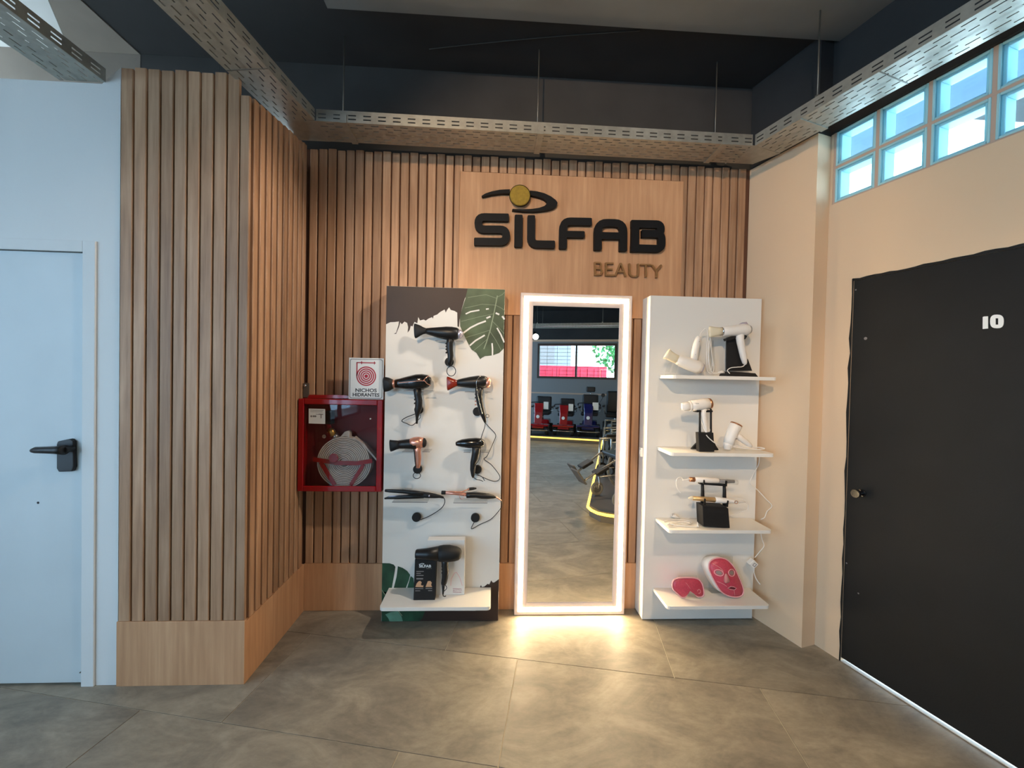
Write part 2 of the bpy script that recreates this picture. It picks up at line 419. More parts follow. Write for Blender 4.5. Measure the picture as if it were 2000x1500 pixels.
def disc(name, c, axis, r, h, m, parent=None, n=28, r2=None, **k):
    """short cylinder from c along axis"""
    c = Vector(c); ax = Vector(axis).normalized()
    a = ax.orthogonal().normalized(); b = ax.cross(a); r2 = r if r2 is None else r2
    e = min(h*0.25, r*0.12)
    prof = [(0, r-e), (e, r), (h-e, r2), (h, r2-e)]
    V = []; F = []
    for t, rr in prof: V += [c+ax*t+a*(rr*math.cos(2*math.pi*i/n))+b*(rr*math.sin(2*math.pi*i/n)) for i in range(n)]
    for j in range(3): F += [(j*n+i, j*n+(i+1) % n, (j+1)*n+(i+1) % n, (j+1)*n+i) for i in range(n)]
    F += [tuple(range(n-1, -1, -1)), tuple(3*n+i for i in range(n))]
    return mk(name, V, F, m, parent, **k)
def ringpts(c, ax1, ax2, r1, r2, n=24):
    c = Vector(c); return [c+Vector(ax1)*(r1*math.cos(2*math.pi*i/n))+Vector(ax2)*(r2*math.sin(2*math.pi*i/n)) for i in range(n)]
def dome(name, outline, y0, depth, m, parent=None, rings=5, lean=0.0, **k):
    """shell bulging towards the room from a flat outline in the plane y0; lean tips the top back"""
    Q = [px(u, v, y0) for u, v in outline]; n = len(Q); c = sum(Q, Vector())/n; zb = min(q.z for q in Q)
    V = []; F = []
    for j in range(rings+1):
        t = j/rings; sc_ = 1-t*0.999 if j < rings else 0.02
        for q in Q:
            p = c+(q-c)*sc_; p.y = y0-depth*(1-sc_*sc_)+lean*(p.z-zb); V.append(p)
    for j in range(rings): F += [(j*n+i, j*n+(i+1) % n, (j+1)*n+(i+1) % n, (j+1)*n+i) for i in range(n)]
    F.append(tuple(rings*n+i for i in range(n)))
    b = len(V)
    for q in Q: p = q.copy(); p.y = y0+0.004+lean*(p.z-zb); V.append(p)
    F += [(i, b+i, b+(i+1) % n, (i+1) % n) for i in range(n)]+[tuple(b+i for i in range(n))]
    return mk(name, V, F, m, parent, smooth=True, **k)
def text(name, s, to3, size, vec, m, parent=None, align='CENTER', bold=0.0, sx=1.0, **k):
    """flat lettering: to3(x, y) maps letter space to the surface, vec is its thickness"""
    c = bpy.data.curves.new('t', 'FONT'); c.body = s; c.size = size; c.align_x = align; c.offset = bold; c.resolution_u = 3
    o = bpy.data.objects.new('t', c); COL.objects.link(o)
    dg = bpy.context.evaluated_depsgraph_get(); me = bpy.data.meshes.new_from_object(o.evaluated_get(dg))
    V = [to3(v.co.x*sx, v.co.y) for v in me.vertices]; F = [tuple(p.vertices) for p in me.polygons]
    edges = {}
    for f in F:
        for i in range(len(f)):
            e = (f[i], f[(i+1) % len(f)]); edges[e] = 1
    n = len(V); vec = Vector(vec); V = V+[v+vec for v in V]
    side = [(a, b, b+n, a+n) for (a, b) in edges if (b, a) not in edges]
    F = F+[tuple(i+n for i in reversed(f)) for f in F]+side
    bpy.data.objects.remove(o); bpy.data.meshes.remove(me); bpy.data.curves.remove(c)
    return mk(name, V, F, m, parent, fix=False, **k)
def frontmap(x, y, z):
    return lambda a, b: Vector((x+a, y, z+b))

# ================================================================== STRUCTURE
YB = 2.56                      # face of the oak slats on the back wall
RB = Basis((1.914, 2.057), (0.243, -0.970))          # right hand wall: s runs towards the camera
def st(o, kind='structure'): o['kind'] = kind; return o
# ---- floor: grout bed and single porcelain tiles
floor = st(box('floor', -3.64, 4.6, -8.2, 2.75, -0.06, -0.003, M_grout))
TR = -0.1889; ta = Vector((math.cos(TR), math.sin(TR), 0)); tb = Vector((-math.sin(TR), math.cos(TR), 0)); to = Vector((0.163, 2.102, 0))
def clip(P, p, n):
    out = []
    for i in range(len(P)):
        a, b = P[i-1], P[i]; da, db = (a-p).dot(n), (b-p).dot(n)
        if (da >= 0) != (db >= 0): out.append(a+(b-a)*(da/(da-db)))
        if db >= 0: out.append(b)
    return out
HP = [(Vector((0, 2.555, 0)), Vector((0, -1, 0))), (RB.p(0, 0.0, 0), RB.n), (Vector((-3.55, 0, 0)), Vector((1, 0, 0))), (Vector((2.0, -6.3, 0)), Vector((-0.3, 1, 0)).normalized())]
floor_b = wloc(floor)
tile_mesh = None
for r in range(-3, 16):
    offs = 0.0 if r % 2 == 0 else 0.8
    for c in range(-7, 7):
        o0 = to+ta*(offs+(c-1)*1.2)-tb*(r*0.6)
        g = 0.0021
        P = [o0+ta*g-tb*g, o0+ta*(1.2-g)-tb*g, o0+ta*(1.2-g)-tb*(0.6-g), o0+ta*g-tb*(0.6-g)]
        Q = P; cut = False
        for p, n in HP:
            Q2 = clip(Q, p, n) if Q else []
            if len(Q2) != len(Q) or any((a-b).length > 1e-6 for a, b in zip(Q, Q2)):
                cut = set(tuple(round(x, 5) for x in v) for v in Q2) != set(tuple(round(x, 5) for x in v) for v in Q) or cut
            Q = Q2
        if len(Q) < 3: continue
        ar = abs(sum((Q[i-1].x*Q[i].y-Q[i].x*Q[i-1].y) for i in range(len(Q)))/2)
        if ar < 0.004: continue
        if True:
            cen = sum(P, Vector())/4
            if cut or tile_mesh is None:
                loc = [v-cen for v in Q]; n = len(loc)
                V = [(v.x, v.y, -0.008) for v in loc]+[(v.x, v.y, 0) for v in loc]
                F = [tuple(range(n)), tuple(range(2*n-1, n-1, -1))]+[(i, n+i, n+(i+1) % n, (i+1) % n) for i in range(n)]
                me = bpy.data.meshes.new('tile'); me.from_pydata(V, [], F)
                bm = bmesh.new(); bm.from_mesh(me); bmesh.ops.recalc_face_normals(bm, faces=bm.faces); bm.to_mesh(me); bm.free()
                me.materials.append(M_tile)
                if not cut: tile_mesh = me
            else: me = tile_mesh
            t = bpy.data.objects.new('tile', me); COL.objects.link(t); t.parent = floor; t.location = cen-floor_b

# ---- back wall with oak slats
wall_back = st(box('wall_back', -1.19, 1.72, 2.573, 2.75, 0, 2.895, M_groove))
st(box('wall_back_upper', -1.72, 1.97, 2.58, 2.75, 2.897, 3.45, M_dark))
slat_me = {}
def slat_mesh(w, h, d=0.014):
    key = (round(w, 4), round(h, 3))
    if key in slat_me: return slat_me[key]
    e = 0.003
    prof = [(-w/2, 0), (-w/2, -d+e), (-w/2+e, -d), (w/2-e, -d), (w/2, -d+e), (w/2, 0)]
    n = 6; V = [(x, y, 0) for x, y in prof]+[(x, y, h) for x, y in prof]
    F = [tuple(range(n)), tuple(range(2*n-1, n-1, -1))]+[(i, n+i, n+(i+1) % n, (i+1) % n) for i in range(n)]
    me = bpy.data.meshes.new('slat'); me.from_pydata(V, [], F)
    bm = bmesh.new(); bm.from_mesh(me); bmesh.ops.recalc_face_normals(bm, faces=bm.faces); bm.to_mesh(me); bm.free()
    me.materials.append(M_wood); slat_me[key] = me; return me
def slat(parent, x, y, z0, z1, w, rz=0.0):
    o = bpy.data.objects.new('slat', slat_mesh(w, z1-z0)); COL.objects.link(o); o.parent = parent
    o.location = Vector((x, y, z0))-wloc(parent); o.rotation_euler = (0, 0, rz); return o
PX0, PX1, PZ0, PZ1 = -0.232, 1.211, 1.90, 2.795     # smooth oak panel behind the sign
p = 0.0560; x = -1.165+p/2; k = 0
while x < 1.64:
    top = 2.895+0.004*((k*7) % 3-1)
    w = p-(0.0075 if k % 3 else 0.0105)
    if PX0-0.02 < x < PX1+0.02:
        if PX0+0.0 < x < PX1:
            slat(wall_back, x, 2.574, PZ1+0.003, round(top, 3), w); slat(wall_back, x, 2.574, 0.302, PZ0-0.003, w)
        else: slat(wall_back, x, 2.574, 0.302, round(top, 3), w)
    else: slat(wall_back, x, 2.574, 0.302, round(top, 3), w)
    x += p; k += 1
st(box('baseboard_back', -1.163, 1.66, 2.556, 2.572, 0.0, 0.30, M_panel, bevel=0.001))
# ---- left return and front of the oak-clad bulkhead
wall_ret = st(box('wall_return', -1.73, -1.179, 1.970, 2.571, 0, 2.79, M_groove))
p = 0.0555; y = 1.958+0.052; k = 0
while y < 2.55:
    t = (y-1.96)/0.6; slat(wall_ret, -1.178, y, 0.302, round(2.800+0.10*t, 3), p-0.0175, math.pi/2); y += p; k += 1
st(box('baseboard_return', -1.178, -1.1625, 1.957, 2.555, 0.0, 0.30, M_panel, bevel=0.001))
wall_fr = st(box('wall_bulkhead', -1.748, -1.215, 1.9690, 1.9698, 0.0, 2.80, M_groove))
p = 0.0600
for k in range(9):
    xx = -1.749+p/2+k*p
    slat(wall_fr, xx, 1.969, 0.31, round(2.895+0.003*((k*5) % 3-1), 3), p-0.0075)
slat(wall_fr, -1.187, 1.969, 0.31, 2.797, 0.042)
st(box('baseboard_bulkhead', -1.75, -1.163, 1.952, 1.9685, 0.0, 0.308, M_panel, bevel=0.001))
# ---- white partition with white door
WD0, WD1 = -2.78, -1.905
st(boxes('wall_partition', [(-3.64, WD0, 1.962, 2.08, 0, 2.82), (WD0, WD1, 1.962, 2.08, 2.045, 2.82), (WD1, -1.752, 1.962, 2.08, 0, 2.82)], M_white))
extr('trim_5', [Vector((-1.835, 1.9625, 2.8202)), Vector((-1.752, 1.9625, 2.8202)), Vector((-1.752, 1.9625, 2.90))], (0, 0.115, 0), M_white, kind='structure')
tr = st(boxes('trim_1', [(WD1-0.004, WD1+0.052, 1.952, 1.9615, 0.0, 2.092), (WD0-0.052, WD0+0.004, 1.952, 1.9615, 0.0, 2.092), (WD0+0.004, WD1-0.004, 1.952, 1.9615, 2.041, 2.092)], M_white, bevel=0.002))
door1 = st(box('door_1', WD0+0.006, WD1-0.006, 1.964, 2.004, 0.012, 2.038, M_doorw, bevel=0.003))
hp = lambda u, v: px(u, v, 1.95)
pl = [(112, 862), (136, 857), (143, 862), (144, 912), (140, 921), (114, 922), (110, 915), (110, 868)]
hd = extr('handle_plate', [px(u, v, 1.946) for u, v in pl], (0, 0.018, 0), M_black, door1, bevel=0.004)
loft('handle_lever', [(126, 879, 9), (112, 879, 7.5), (90, 879, 6.5), (70, 879, 6), (63, 880, 4)], 1.915, M_black, hd, dr=1.2)
disc('lever_boss', px(126, 879, 1.915), (0, 1, 0), 0.013, 0.036, M_black, hd)
for u, v in ((166, 506), (156, 1314)): disc('screw', px(u, v, 1.960), (0, 1, 0), 0.0035, 0.005, M_rod, door1, n=10)
disc('chip', px(74, 982, 1.9632), (0, 1, 0), 0.006, 0.002, M_black, door1, n=7); disc('chip', px(163, 888, 1.9632), (0, 1, 0), 0.004, 0.002, M_black, door1, n=7)
# ---- behind and above the partition
st(box('wall_back_left', -3.64, -2.19, 2.58, 2.75, 0, 3.424, M_taupe))  # taupe paints this wall as lying in shade
st(box('wall_back_middle', -2.189, -1.722, 2.581, 2.75, 0, 3.429, M_dark))
# ---- ceiling: black slab, white slab over the left bay, slate beam
st(box('ceiling', -2.19, 4.2, -8.2, 2.75, 3.43, 3.6, M_ceil))
st(prism('ceiling_left', [(-3.64, -8.2), (-2.2, -8.2), (-2.2, 2.0), (-2.72, 2.75), (-3.64, 2.75)], 3.425, 3.6, M_white))
st(prism('ceiling_shade', [(-2.198, 2.0), (-2.192, 2.0), (-2.192, 2.75), (-2.718, 2.75)], 3.425, 3.6, M_taupe))  # taupe wedge paints the shaded end of the white slab
st(box('trim_2', -0.9, 4.2, 0.9, 2.16, 3.405, 3.428, M_beam))
# ---- right wall: thick pier, then thinner wall with glass blocks and the black door
st(prism('wall_right_pier', [(1.661, 2.571), (1.781, 2.160), (1.880, 2.187), (2.06, 2.75), (1.721, 2.75), (1.721, 2.571)], 0, 2.895, M_cream))
DS0, DS1, DZ = 0.004, 0.86, 2.055
GS0, GP, GN = -0.120, 0.2075, 14
GS1 = GS0+GP*GN
RT = -0.13
st(RB.boxes('wall_right', [(-0.22, DS0, RT, 0, 0, 2.508), (-0.22, GS0-0.004, RT, -0.004, 2.508, 2.905), (DS0, DS1, RT, 0, DZ, 2.508), (DS1, GS1, RT, 0, 0, 2.508), (GS1, 8.9, RT, 0, 0, 2.905)], M_cream))
st(RB.box('wall_right_upper', (-0.40, 8.9, RT, 0.004, 2.912, 3.44), M_ceil))
st(prism('wall_pier_upper', [(1.661, 2.571), (1.781, 2.160), (1.880, 2.187), (1.99, 2.571)], 2.897, 3.44, M_ceil))
# glass block window
rows = ((2.518, 2.706), (2.720, 2.908))
gl = [(GS0-0.004, GS1, RT+0.01, -0.008, 2.509, 2.518), (GS0-0.004, GS1, RT+0.01, -0.008, 2.706, 2.720)]
for i in range(GN+1): gl.append((GS0+GP*i-0.0075, GS0+GP*i+0.0075, RT+0.01, -0.0085, 2.509, 2.909))
win1 = st(RB.boxes('window_1', gl, M_mortar))
for i in range(GN):
    for z0, z1 in rows:
        a0, a1 = GS0+GP*i+0.0075, GS0+GP*(i+1)-0.0075
        w = 0.010; v = 0.013
        fr = []
        for (d, t0, t1) in ((0.0, -0.105, -0.006), (w, -0.09, -0.018)):
            q = w if d == 0 else v
            A0, A1, Z0, Z1 = a0+d, a1-d, z0+d, z1-d
            fr += [(A0, A0+q, t0, t1, Z0, Z1), (A1-q, A1, t0, t1, Z0, Z1), (A0+q, A1-q, t0, t1, Z0, Z0+q), (A0+q, A1-q, t0, t1, Z1-q, Z1)]
        gb = RB.boxes('glass_block', fr, M_blockr, win1, bevel=0.003)
        RB.box('pane', (a0+w, a1-w, -0.0165, -0.012, z0+w, z1-w), M_block, gb)
        RB.box('pane', (a0+w, a1-w, -0.098, -0.092, z0+w, z1-w), M_block, gb)
# black door, its painted ragged surround, knob and number
door2 = st(RB.box('door_2', (DS0+0.001, DS1-0.002, -0.040, -0.002, 0.020, DZ-0.001), M_doorb, bevel=0.002))
def ragged(s0, z0, s1, z1, w, n=26, amp=0.005):
    """a hand painted strip along a line on the wall: inner edge straight, outer edge uneven"""
    a = Vector((s0, z0)); b = Vector((s1, z1)); t = (b-a).normalized(); nn = Vector((-t.y, t.x))
    A = [a+(b-a)*(i/n) for i in range(n+1)]; out = [q+nn*(w+random.uniform(-amp, amp)) for q in A]
    return [RB.p(q.x, 0.0004, q.y) for q in A]+[RB.p(q.x, 0.0004, q.y) for q in reversed(out)]
extr('painted_edge', ragged(DS0+0.001, 0.0, DS0+0.001, DZ+0.012, 0.010), RB.n*0.0012, M_doorb, door2)
extr('painted_edge', ragged(DS0-0.004, DZ-0.001, DS1, DZ-0.001, 0.012, amp=0.0045), RB.n*0.0012, M_doorb, door2)
kn = RB.pix(1683, 963, 0.0)
ks = (kn-RB.o).dot(RB.d)
rose = disc('knob_rose', RB.p(ks, -0.002, kn.z), RB.n, 0.021, 0.008, M_blackg, door2)
disc('knob', RB.p(ks, 0.006, kn.z), RB.n, 0.010, 0.03, M_blackg, rose)
disc('knob_cap', RB.p(ks, 0.030, kn.z), RB.n, 0.020, 0.020, M_blackg, rose, r2=0.022)
Zn = zoom(1880, 590, 0.06)
q = lambda L: [RB.pix(*Zn(a, b), 0.001) for a, b in L]
extr('number', q([(655, 490), (690, 470), (822, 462), (825, 860), (652, 875)]), RB.n*-0.003, M_signw, door2)
zc = Vector(Zn(1115, 630)); zr = []
for k in range(24):
    an = 2*math.pi*k/24; zr.append((zc.x+20.0*0.5*math.copysign(abs(math.cos(an))**0.75, math.cos(an)), zc.y+20.5*0.5*math.copysign(abs(math.sin(an))**0.75, math.sin(an))))
ro = [(zc.x+(a-zc.x)*1.33, zc.y+(b-zc.y)*1.30) for a, b in zr]
zi = [(zc.x+max(-2.7, min(2.7, (a-zc.x)*2)), zc.y+max(-6.2, min(6.2, (b-zc.y)*2))) for a, b in zr]
V = [RB.pix(a, b, 0.001) for a, b in ro]+[RB.pix(a, b, 0.001) for a, b in zi]; V += [v-RB.n*0.003 for v in V]
F = []
for k in range(24):
    j = (k+1) % 24; F += [(k, j, 24+j, 24+k), (48+k, 72+k, 72+j, 48+j), (k, 48+k, 48+j, j), (24+k, 24+j, 72+j, 72+k)]
mk('number', V, F, M_signw, door2)
for (u, v, r) in ((1690, 661, 0.008), (1653, 1100, 0.004), (1676, 1159, 0.004), (1671, 566, 0.004)):
    w = RB.pix(u, v, 0); disc('chip', w-RB.n*0.003, RB.n, r, 0.0018, M_grey, door2, n=8)
# pale door sill
st(RB.box('trim_3', (DS0, DS1, RT, -0.002, 0.0, 0.004), M_concrete))
# ---- left and rear walls of the shop, out of the photograph's frame and seen in the mirror
def shop_window(name, y0, y1):
    z0, z1 = 0.45, 2.8; ym = (y0+y1)/2; f_ = 0.06
    w_ = st(boxes(name, [(-3.60, -3.52, y0, y0+f_, z0, z1), (-3.60, -3.52, y1-f_, y1, z0, z1), (-3.60, -3.52, ym-0.03, ym+0.03, z0, z1), (-3.60, -3.52, y0+f_, y1-f_, z0, z0+f_), (-3.60, -3.52, y0+f_, y1-f_, z1-f_, z1)], M_bronzef))
    for a_, b_ in ((y0+f_, ym-0.03), (ym+0.03, y1-f_)): box('pane', -3.563, -3.557, a_, b_, z0+f_, z1-f_, M_shop, w_)
wy = ((-6.0, -3.2), (-2.3, 1.2))
st(boxes('wall_left', [(-3.64, -3.50, -8.2, -6.0, 0, 3.425), (-3.64, -3.50, -3.2, -2.3, 0, 3.425), (-3.64, -3.50, 1.2, 1.96, 0, 3.425)]+[(-3.64, -3.50, a_, b_, 0, 0.45) for a_, b_ in wy]+[(-3.64, -3.50, a_, b_, 2.8, 3.425) for a_, b_ in wy], M_white))
shop_window('window_3', *wy[1]); shop_window('window_added', *wy[0])  # second window added to throw daylight on the rear floor
RW = Basis((2.0, -6.3), (-0.958, -0.287))            # rear wall: s runs to the left, t into the room
sR = lambda x: -(x-2.0)/0.958
WS0, WS1, WZ0, WZ1 = sR(3.40), sR(1.28), 1.50, 2.50
st(RW.boxes('wall_rear', [(sR(4.6), WS0, -0.15, 0, 0, 3.43), (WS0, WS1, -0.15, 0, 0, WZ0), (WS0, WS1, -0.15, 0, WZ1, 3.43), (WS1, sR(-3.64), -0.15, 0, 0, 3.43)], M_rear))
st(RW.box('trim_4', (sR(4.4), sR(-3.49), 0.0, 0.02, 1.06, 1.10), mat('rail_wood', S(190, 160, 138), 0.5)))
st(RW.box('wall_rear_upper', (sR(4.4), sR(-3.49), 0.001, 0.06, 2.62, 3.425), M_ceil))
mm = (WS0+WS1)/2; f = 0.06
w2 = st(RW.boxes('window_2', [(WS0, WS0+f, -0.09, 0.02, WZ0, WZ1), (WS1-f, WS1, -0.09, 0.02, WZ0, WZ1), (WS0+f, WS1-f, -0.09, 0.02, WZ0, WZ0+f), (WS0+f, WS1-f, -0.09, 0.02, WZ1-f, WZ1), (mm-0.025, mm+0.025, -0.08, 0.01, WZ0+f, WZ1-f)], M_bronzef))
for a0, a1 in ((WS0+f, mm-0.025), (mm+0.025, WS1-f)):
    RW.box('pane', (a0, a1, -0.05, -0.045, WZ0+f, WZ1-f), M_winpane, w2)
for k in range(8):
    z = WZ0+f+0.055+k*0.105; RW.box('grille_bar', (WS0+f, WS1-f, -0.085, -0.079, z, z+0.008), M_bronzef, w2)
for k in range(7):
    a = WS0+0.2+k*0.29; RW.box('grille_bar', (a, a+0.008, -0.084, -0.080, WZ0+f, WZ1-f), M_bronzef, w2)
# raised display platforms with LED edging, along the right and rear walls
corner = [(2.15, 0.93), (1.32, 0.945), (1.16, 0.86), (1.09, 0.66), (2.572, -4.071), (0.2, -4.77), (-3.0, -5.72), (-3.0, -7.75), (2.0, -6.28), (3.88, -5.72)]
st(prism('floor_platform', corner, 0.0005, 0.115, M_carpet))

# ================================================================== CABLE TRAYS
def slot_plate(L, rows, to3):
    """strips along a tray; rows (w0, w1, period, slot, phase) are pierced"""
    V = []; F = []
    def quad(l0, l1, w0, w1):
        n = len(V); V.extend([to3(l0, w0), to3(l1, w0), to3(l1, w1), to3(l0, w1)]); F.append((n, n+1, n+2, n+3))
    for r in rows:
        if len(r) == 2: quad(0, L, r[0], r[1]); continue
        w0, w1, per, slot, ph = r; l = 0.0; k = 0
        edges = []
        s0 = ph
        while s0 < L:
            a, b = max(0, s0), min(L, s0+slot)
            if b > l+1e-6: quad(l, a, w0, w1) if a > l+1e-6 else None; l = b
            s0 += per
        if l < L-1e-6: quad(l, L, w0, w1)
    return V, F
def tray_obj(name, V, F, parent, th=0.0016):
    o = mk(name, V, F, M_galv, parent, fix=False)
    md = o.modifiers.new('sheet', 'SOLIDIFY'); md.thickness = th; md.offset = 0
    return o
def cable_tray(P0, P1, width, zb, height, label, straps=(), rods=(), joints=(), zc=3.43, inner=1):
    """P0 -> P1 is the edge facing the room; width runs to the wall side (inner = +1: to the left of travel)"""
    P0 = Vector((P0[0], P0[1], zb)); P1 = Vector((P1[0], P1[1], zb)); L = (P1-P0).length; d = (P1-P0)/L
    n = Vector((-d.y, d.x, 0))*inner; Z = Vector((0, 0, 1))
    root = empty('cable_tray', (P0+P1)/2+n*width/2, label, 'cable tray', 'perforated steel cable trays')
    rows = []; w = 0.0; k = 0; N = 7; gap = (width-N*0.0062)/(N+1)
    for j in range(N):
        rows.append((w, w+gap)); w += gap
        if j == N//2: rows.append((w-0.002, w+0.0082, 0.08, 0.016, 0.012))
        elif j in (N//2-1, N//2+1): rows.append((w, w+0.0062, 0.08, 0.030, 0.045))
        else: rows.append((w, w+0.0062, 0.08, 0.042, 0.005 if j % 2 else 0.045))
        w += 0.0062
    rows.append((w, width))
    rows = [r if len(r) == 5 else r for r in rows]
    V, F = slot_plate(L, rows, lambda l, a: P0+d*l+n*a); tray_obj('bottom_plate', V, F, root)
    for a in (0.0, width):
        rr = [(0, 0.014), (0.014, 0.021, 0.08, 0.042, 0.01), (0.021, 0.034), (0.034, 0.041, 0.08, 0.042, 0.01), (0.041, height)]
        V, F = slot_plate(L, rr, lambda l, h: P0+d*l+n*a+Z*h)
        e = 0.012 if a == 0 else -0.012
        b = len(V); V += [P0+n*a+Z*height, P0+d*L+n*a+Z*height, P0+d*L+n*(a+e)+Z*height, P0+n*(a+e)+Z*height]; F.append((b, b+1, b+2, b+3))
        tray_obj('side_rail', V, F, root)
    def bar(nm, l, lw, m=M_galv):
        c = P0+d*l
        pts = []
        V = []; F = []
        for (a0, a1, h0, h1) in ((-0.006, width+0.006, -0.006, -0.001), (-0.006, -0.002, -0.001, height*0.62), (width+0.002, width+0.006, -0.001, height*0.62)):
            b = len(V)
            for hh in (h0, h1):
                V += [c+d*(-lw/2)+n*a0+Z*hh, c+d*(lw/2)+n*a0+Z*hh, c+d*(lw/2)+n*a1+Z*hh, c+d*(-lw/2)+n*a1+Z*hh]
            F += [tuple(i+b for i in f) for f in BOXF]
        mk(nm, V, F, m, root)
    for l in straps: bar('support_strap', l, 0.034)
    for l in joints:
        c = P0+d*l
        V = []
        for hh in (-0.0025, -0.001):
            V += [c+d*(-0.002)+Z*hh, c+d*0.002+Z*hh, c+d*0.002+n*width+Z*hh, c+d*(-0.002)+n*width+Z*hh]
        mk('joint_seam', V, BOXF, M_rod, root)
    for l, a in rods:
        c = P0+d*l+n*a
        r = tube('hanger_rod', [c+Z*0.012, Vector((c.x, c.y, zc))], 0.004, M_rod, root, n=8, smooth_path=False)
        c2 = c+Z*height
        V = [c2+d*x+n*y_+Z*z for z in (-0.002, 0.034) for x, y_ in ((-0.013, -0.012), (0.013, -0.012), (0.013, 0.012), (-0.013, 0.012))]
        mk('hanger_clip', V, BOXF, M_galv, r); disc('nut', c2+Z*0.034, Z, 0.012, 0.01, M_rod, r, n=6)
    return root
ZT, HT = 2.87, 0.062
# back run: room edge y ~2.24 .. 2.26
cable_tray((-0.985, 2.238), (1.472, 2.262), 0.19, ZT, HT, 'perforated cable tray running along the wall above the sign', straps=(0.145, 1.225, 2.29), rods=((0.10, 0.12), (1.22, 0.12), (2.30, 0.12)), inner=1)
# left run: from behind the camera to the corner above the slatted return
lt0, lt1 = Vector((-1.42, -0.90)), Vector((-0.992, 2.235))
cable_tray(lt0, lt1, 0.20, ZT, HT, 'perforated cable tray above the slatted bulkhead on the left', straps=(), joints=(2.80,), rods=((2.58, 0.10),), inner=1)
box_l = None
# right run: along the glass blocks
rt0, rt1 = Vector((1.487, 2.262)), Vector((2.50, -1.10))
cable_tray(rt0, rt1, 0.20, ZT, HT, 'perforated cable tray beside the glass block window', straps=(0.245,), joints=(0.60,), rods=((0.30, 0.06), (1.6, 0.06)), inner=1)
# short run over the white partition
cable_tray((-1.835, 0.2), (-1.815, 1.958), 0.205, 2.826, 0.06, 'perforated cable tray ending on top of the white partition', rods=((0.6, 0.1),), zc=3.425, inner=1)
# plate closing the corner between left and back runs
for nm, P in (('tray_corner_plate', [(-0.985, 2.238), (-0.985, 2.43), (-1.165, 2.43), (-1.19, 2.262)]),):
    prism(nm, P, ZT-0.001, ZT+0.001, M_galv, label='galvanised corner plate joining two cable trays above the slatted corner', cat='tray plate')
prism('tray_corner_plate', [(1.472, 2.262), (1.487, 2.262), (1.685, 2.325), (1.60, 2.452), (1.472, 2.452)], ZT-0.001, ZT+0.001, M_galv, label='galvanised corner plate joining the trays beside the cream pier', cat='tray plate')
disc('cable_clip', px(1417, 318, 2.55), (0, -1, 0), 0.006, 0.02, M_signw, n=10, label='tiny white cable clip at the top edge of the oak slats', cat='clip')
tube('ceiling_cable', [pz(u, v, 3.424) for u, v in ((838, 96), (950, 84), (1080, 72), (1190, 64), (1250, 60))], 0.0025, M_dark, label='thin grey cable clipped under the black ceiling behind the hanger rods', cat='cable')

# ================================================================== WALL SIGN
sign = empty('wall_sign', (0.49, 2.572, 1.90), 'smooth oak panel with raised black SILFAB BEAUTY lettering and logo', 'wall sign')
box('panel', PX0, PX1, 2.556, 2.5725, PZ0, PZ1, M_panel, sign, bevel=0.001)
boxes('panel_edge', [(PX0-0.006, PX0-0.001, 2.552, 2.5725, PZ0, PZ1+0.001)], M_wood, sign)
Zs = zoom(880, 320, 0.26); zz = lambda L: [Zs(a, b) for a, b in L]
YS0, YS1 = 2.528, 2.5555
LN = [0]
def letter(strokes, w=57, r=46, re=8, m=M_ink):
    LN[0] += 1
    return ribbon('letter', [rounded(zz(s), r*0.26) for s in strokes], w*0.26, YS0-0.0006*(LN[0] % 4), YS1, m, sign, round_end=re*0.26)
letter([[(438, 402), (208, 398), (208, 491), (418, 492), (418, 585), (176, 582)]], r=52)
letter([[(512, 381), (509, 623)]], w=60)
letter([[(607, 385), (605, 602), (784, 605)]], r=50)
letter([[(845, 638), (848, 430), (1062, 434)]], r=56); letter([[(850, 527), (1008, 530)]], w=50)
letter([[(1107, 648), (1109, 440), (1302, 445), (1298, 656)]], r=70); letter([[(1110, 538), (1300, 541)]], w=52)
letter([[(1359, 449), (1581, 453), (1581, 524), (1438, 523)]], r=40, re=3); letter([[(1440, 523), (1588, 527), (1588, 637), (1357, 631)]], w=55, r=40, re=3); letter([[(1391, 424), (1387, 660)]], w=58, re=3)
poly('swoosh', zz([(233, 240), (262, 222), (310, 206), (370, 194), (447, 190), (443, 222), (380, 222), (310, 230), (240, 246)]), YS0, YS1, M_ink, sign)
poly('swoosh', zz([(597, 200), (650, 206), (705, 220), (755, 244), (792, 272), (804, 292), (798, 314), (775, 333), (735, 346), (680, 355), (620, 359), (545, 357), (462, 347), (466, 338), (540, 341), (610, 338), (665, 330), (705, 316), (724, 298), (722, 282), (700, 264), (665, 250), (603, 235)]), YS0, YS1, M_ink, sign)
c = px(*Zs(520, 247), 2.5555); disc('logo_disc_back', c, (0, -1, 0), 20.6*mpp(2.54), 0.026, M_ink, sign, n=40)
c = px(*Zs(520, 243), 2.529); disc('logo_disc', c, (0, -1, 0), 19.8*mpp(2.52), 0.016, M_gold, sign, n=40)
Zt = zoom(1150, 500, 0.075); zt = lambda L: [Zt(a, b) for a, b in L]
def small(strokes, sm=False):
    ss = [rounded(zt(s), 8 if sm else 0.5) for s in strokes]
    return ribbon('letter', ss, 2.9, 2.535, 2.5555, M_bronze, sign)
small([[(165, 150), (168, 500)], [(165, 168), (300, 176), (322, 230), (300, 318), (170, 318)], [(170, 322), (318, 330), (345, 400), (318, 480), (165, 484)]])
small([[(455, 165), (452, 515)], [(455, 185), (648, 190)], [(455, 340), (625, 345)], [(455, 498), (672, 500)]])
small([[(690, 515), (838, 180)], [(838, 180), (965, 530)], [(755, 405), (905, 412)]])
small([[(1062, 190), (1066, 520), (1288, 540), (1292, 195)]], True)
small([[(1352, 222), (1635, 228)], [(1490, 222), (1492, 545)]])
small([[(1650, 228), (1768, 392)], [(1895, 228), (1768, 392)], [(1768, 380), (1772, 560)]])

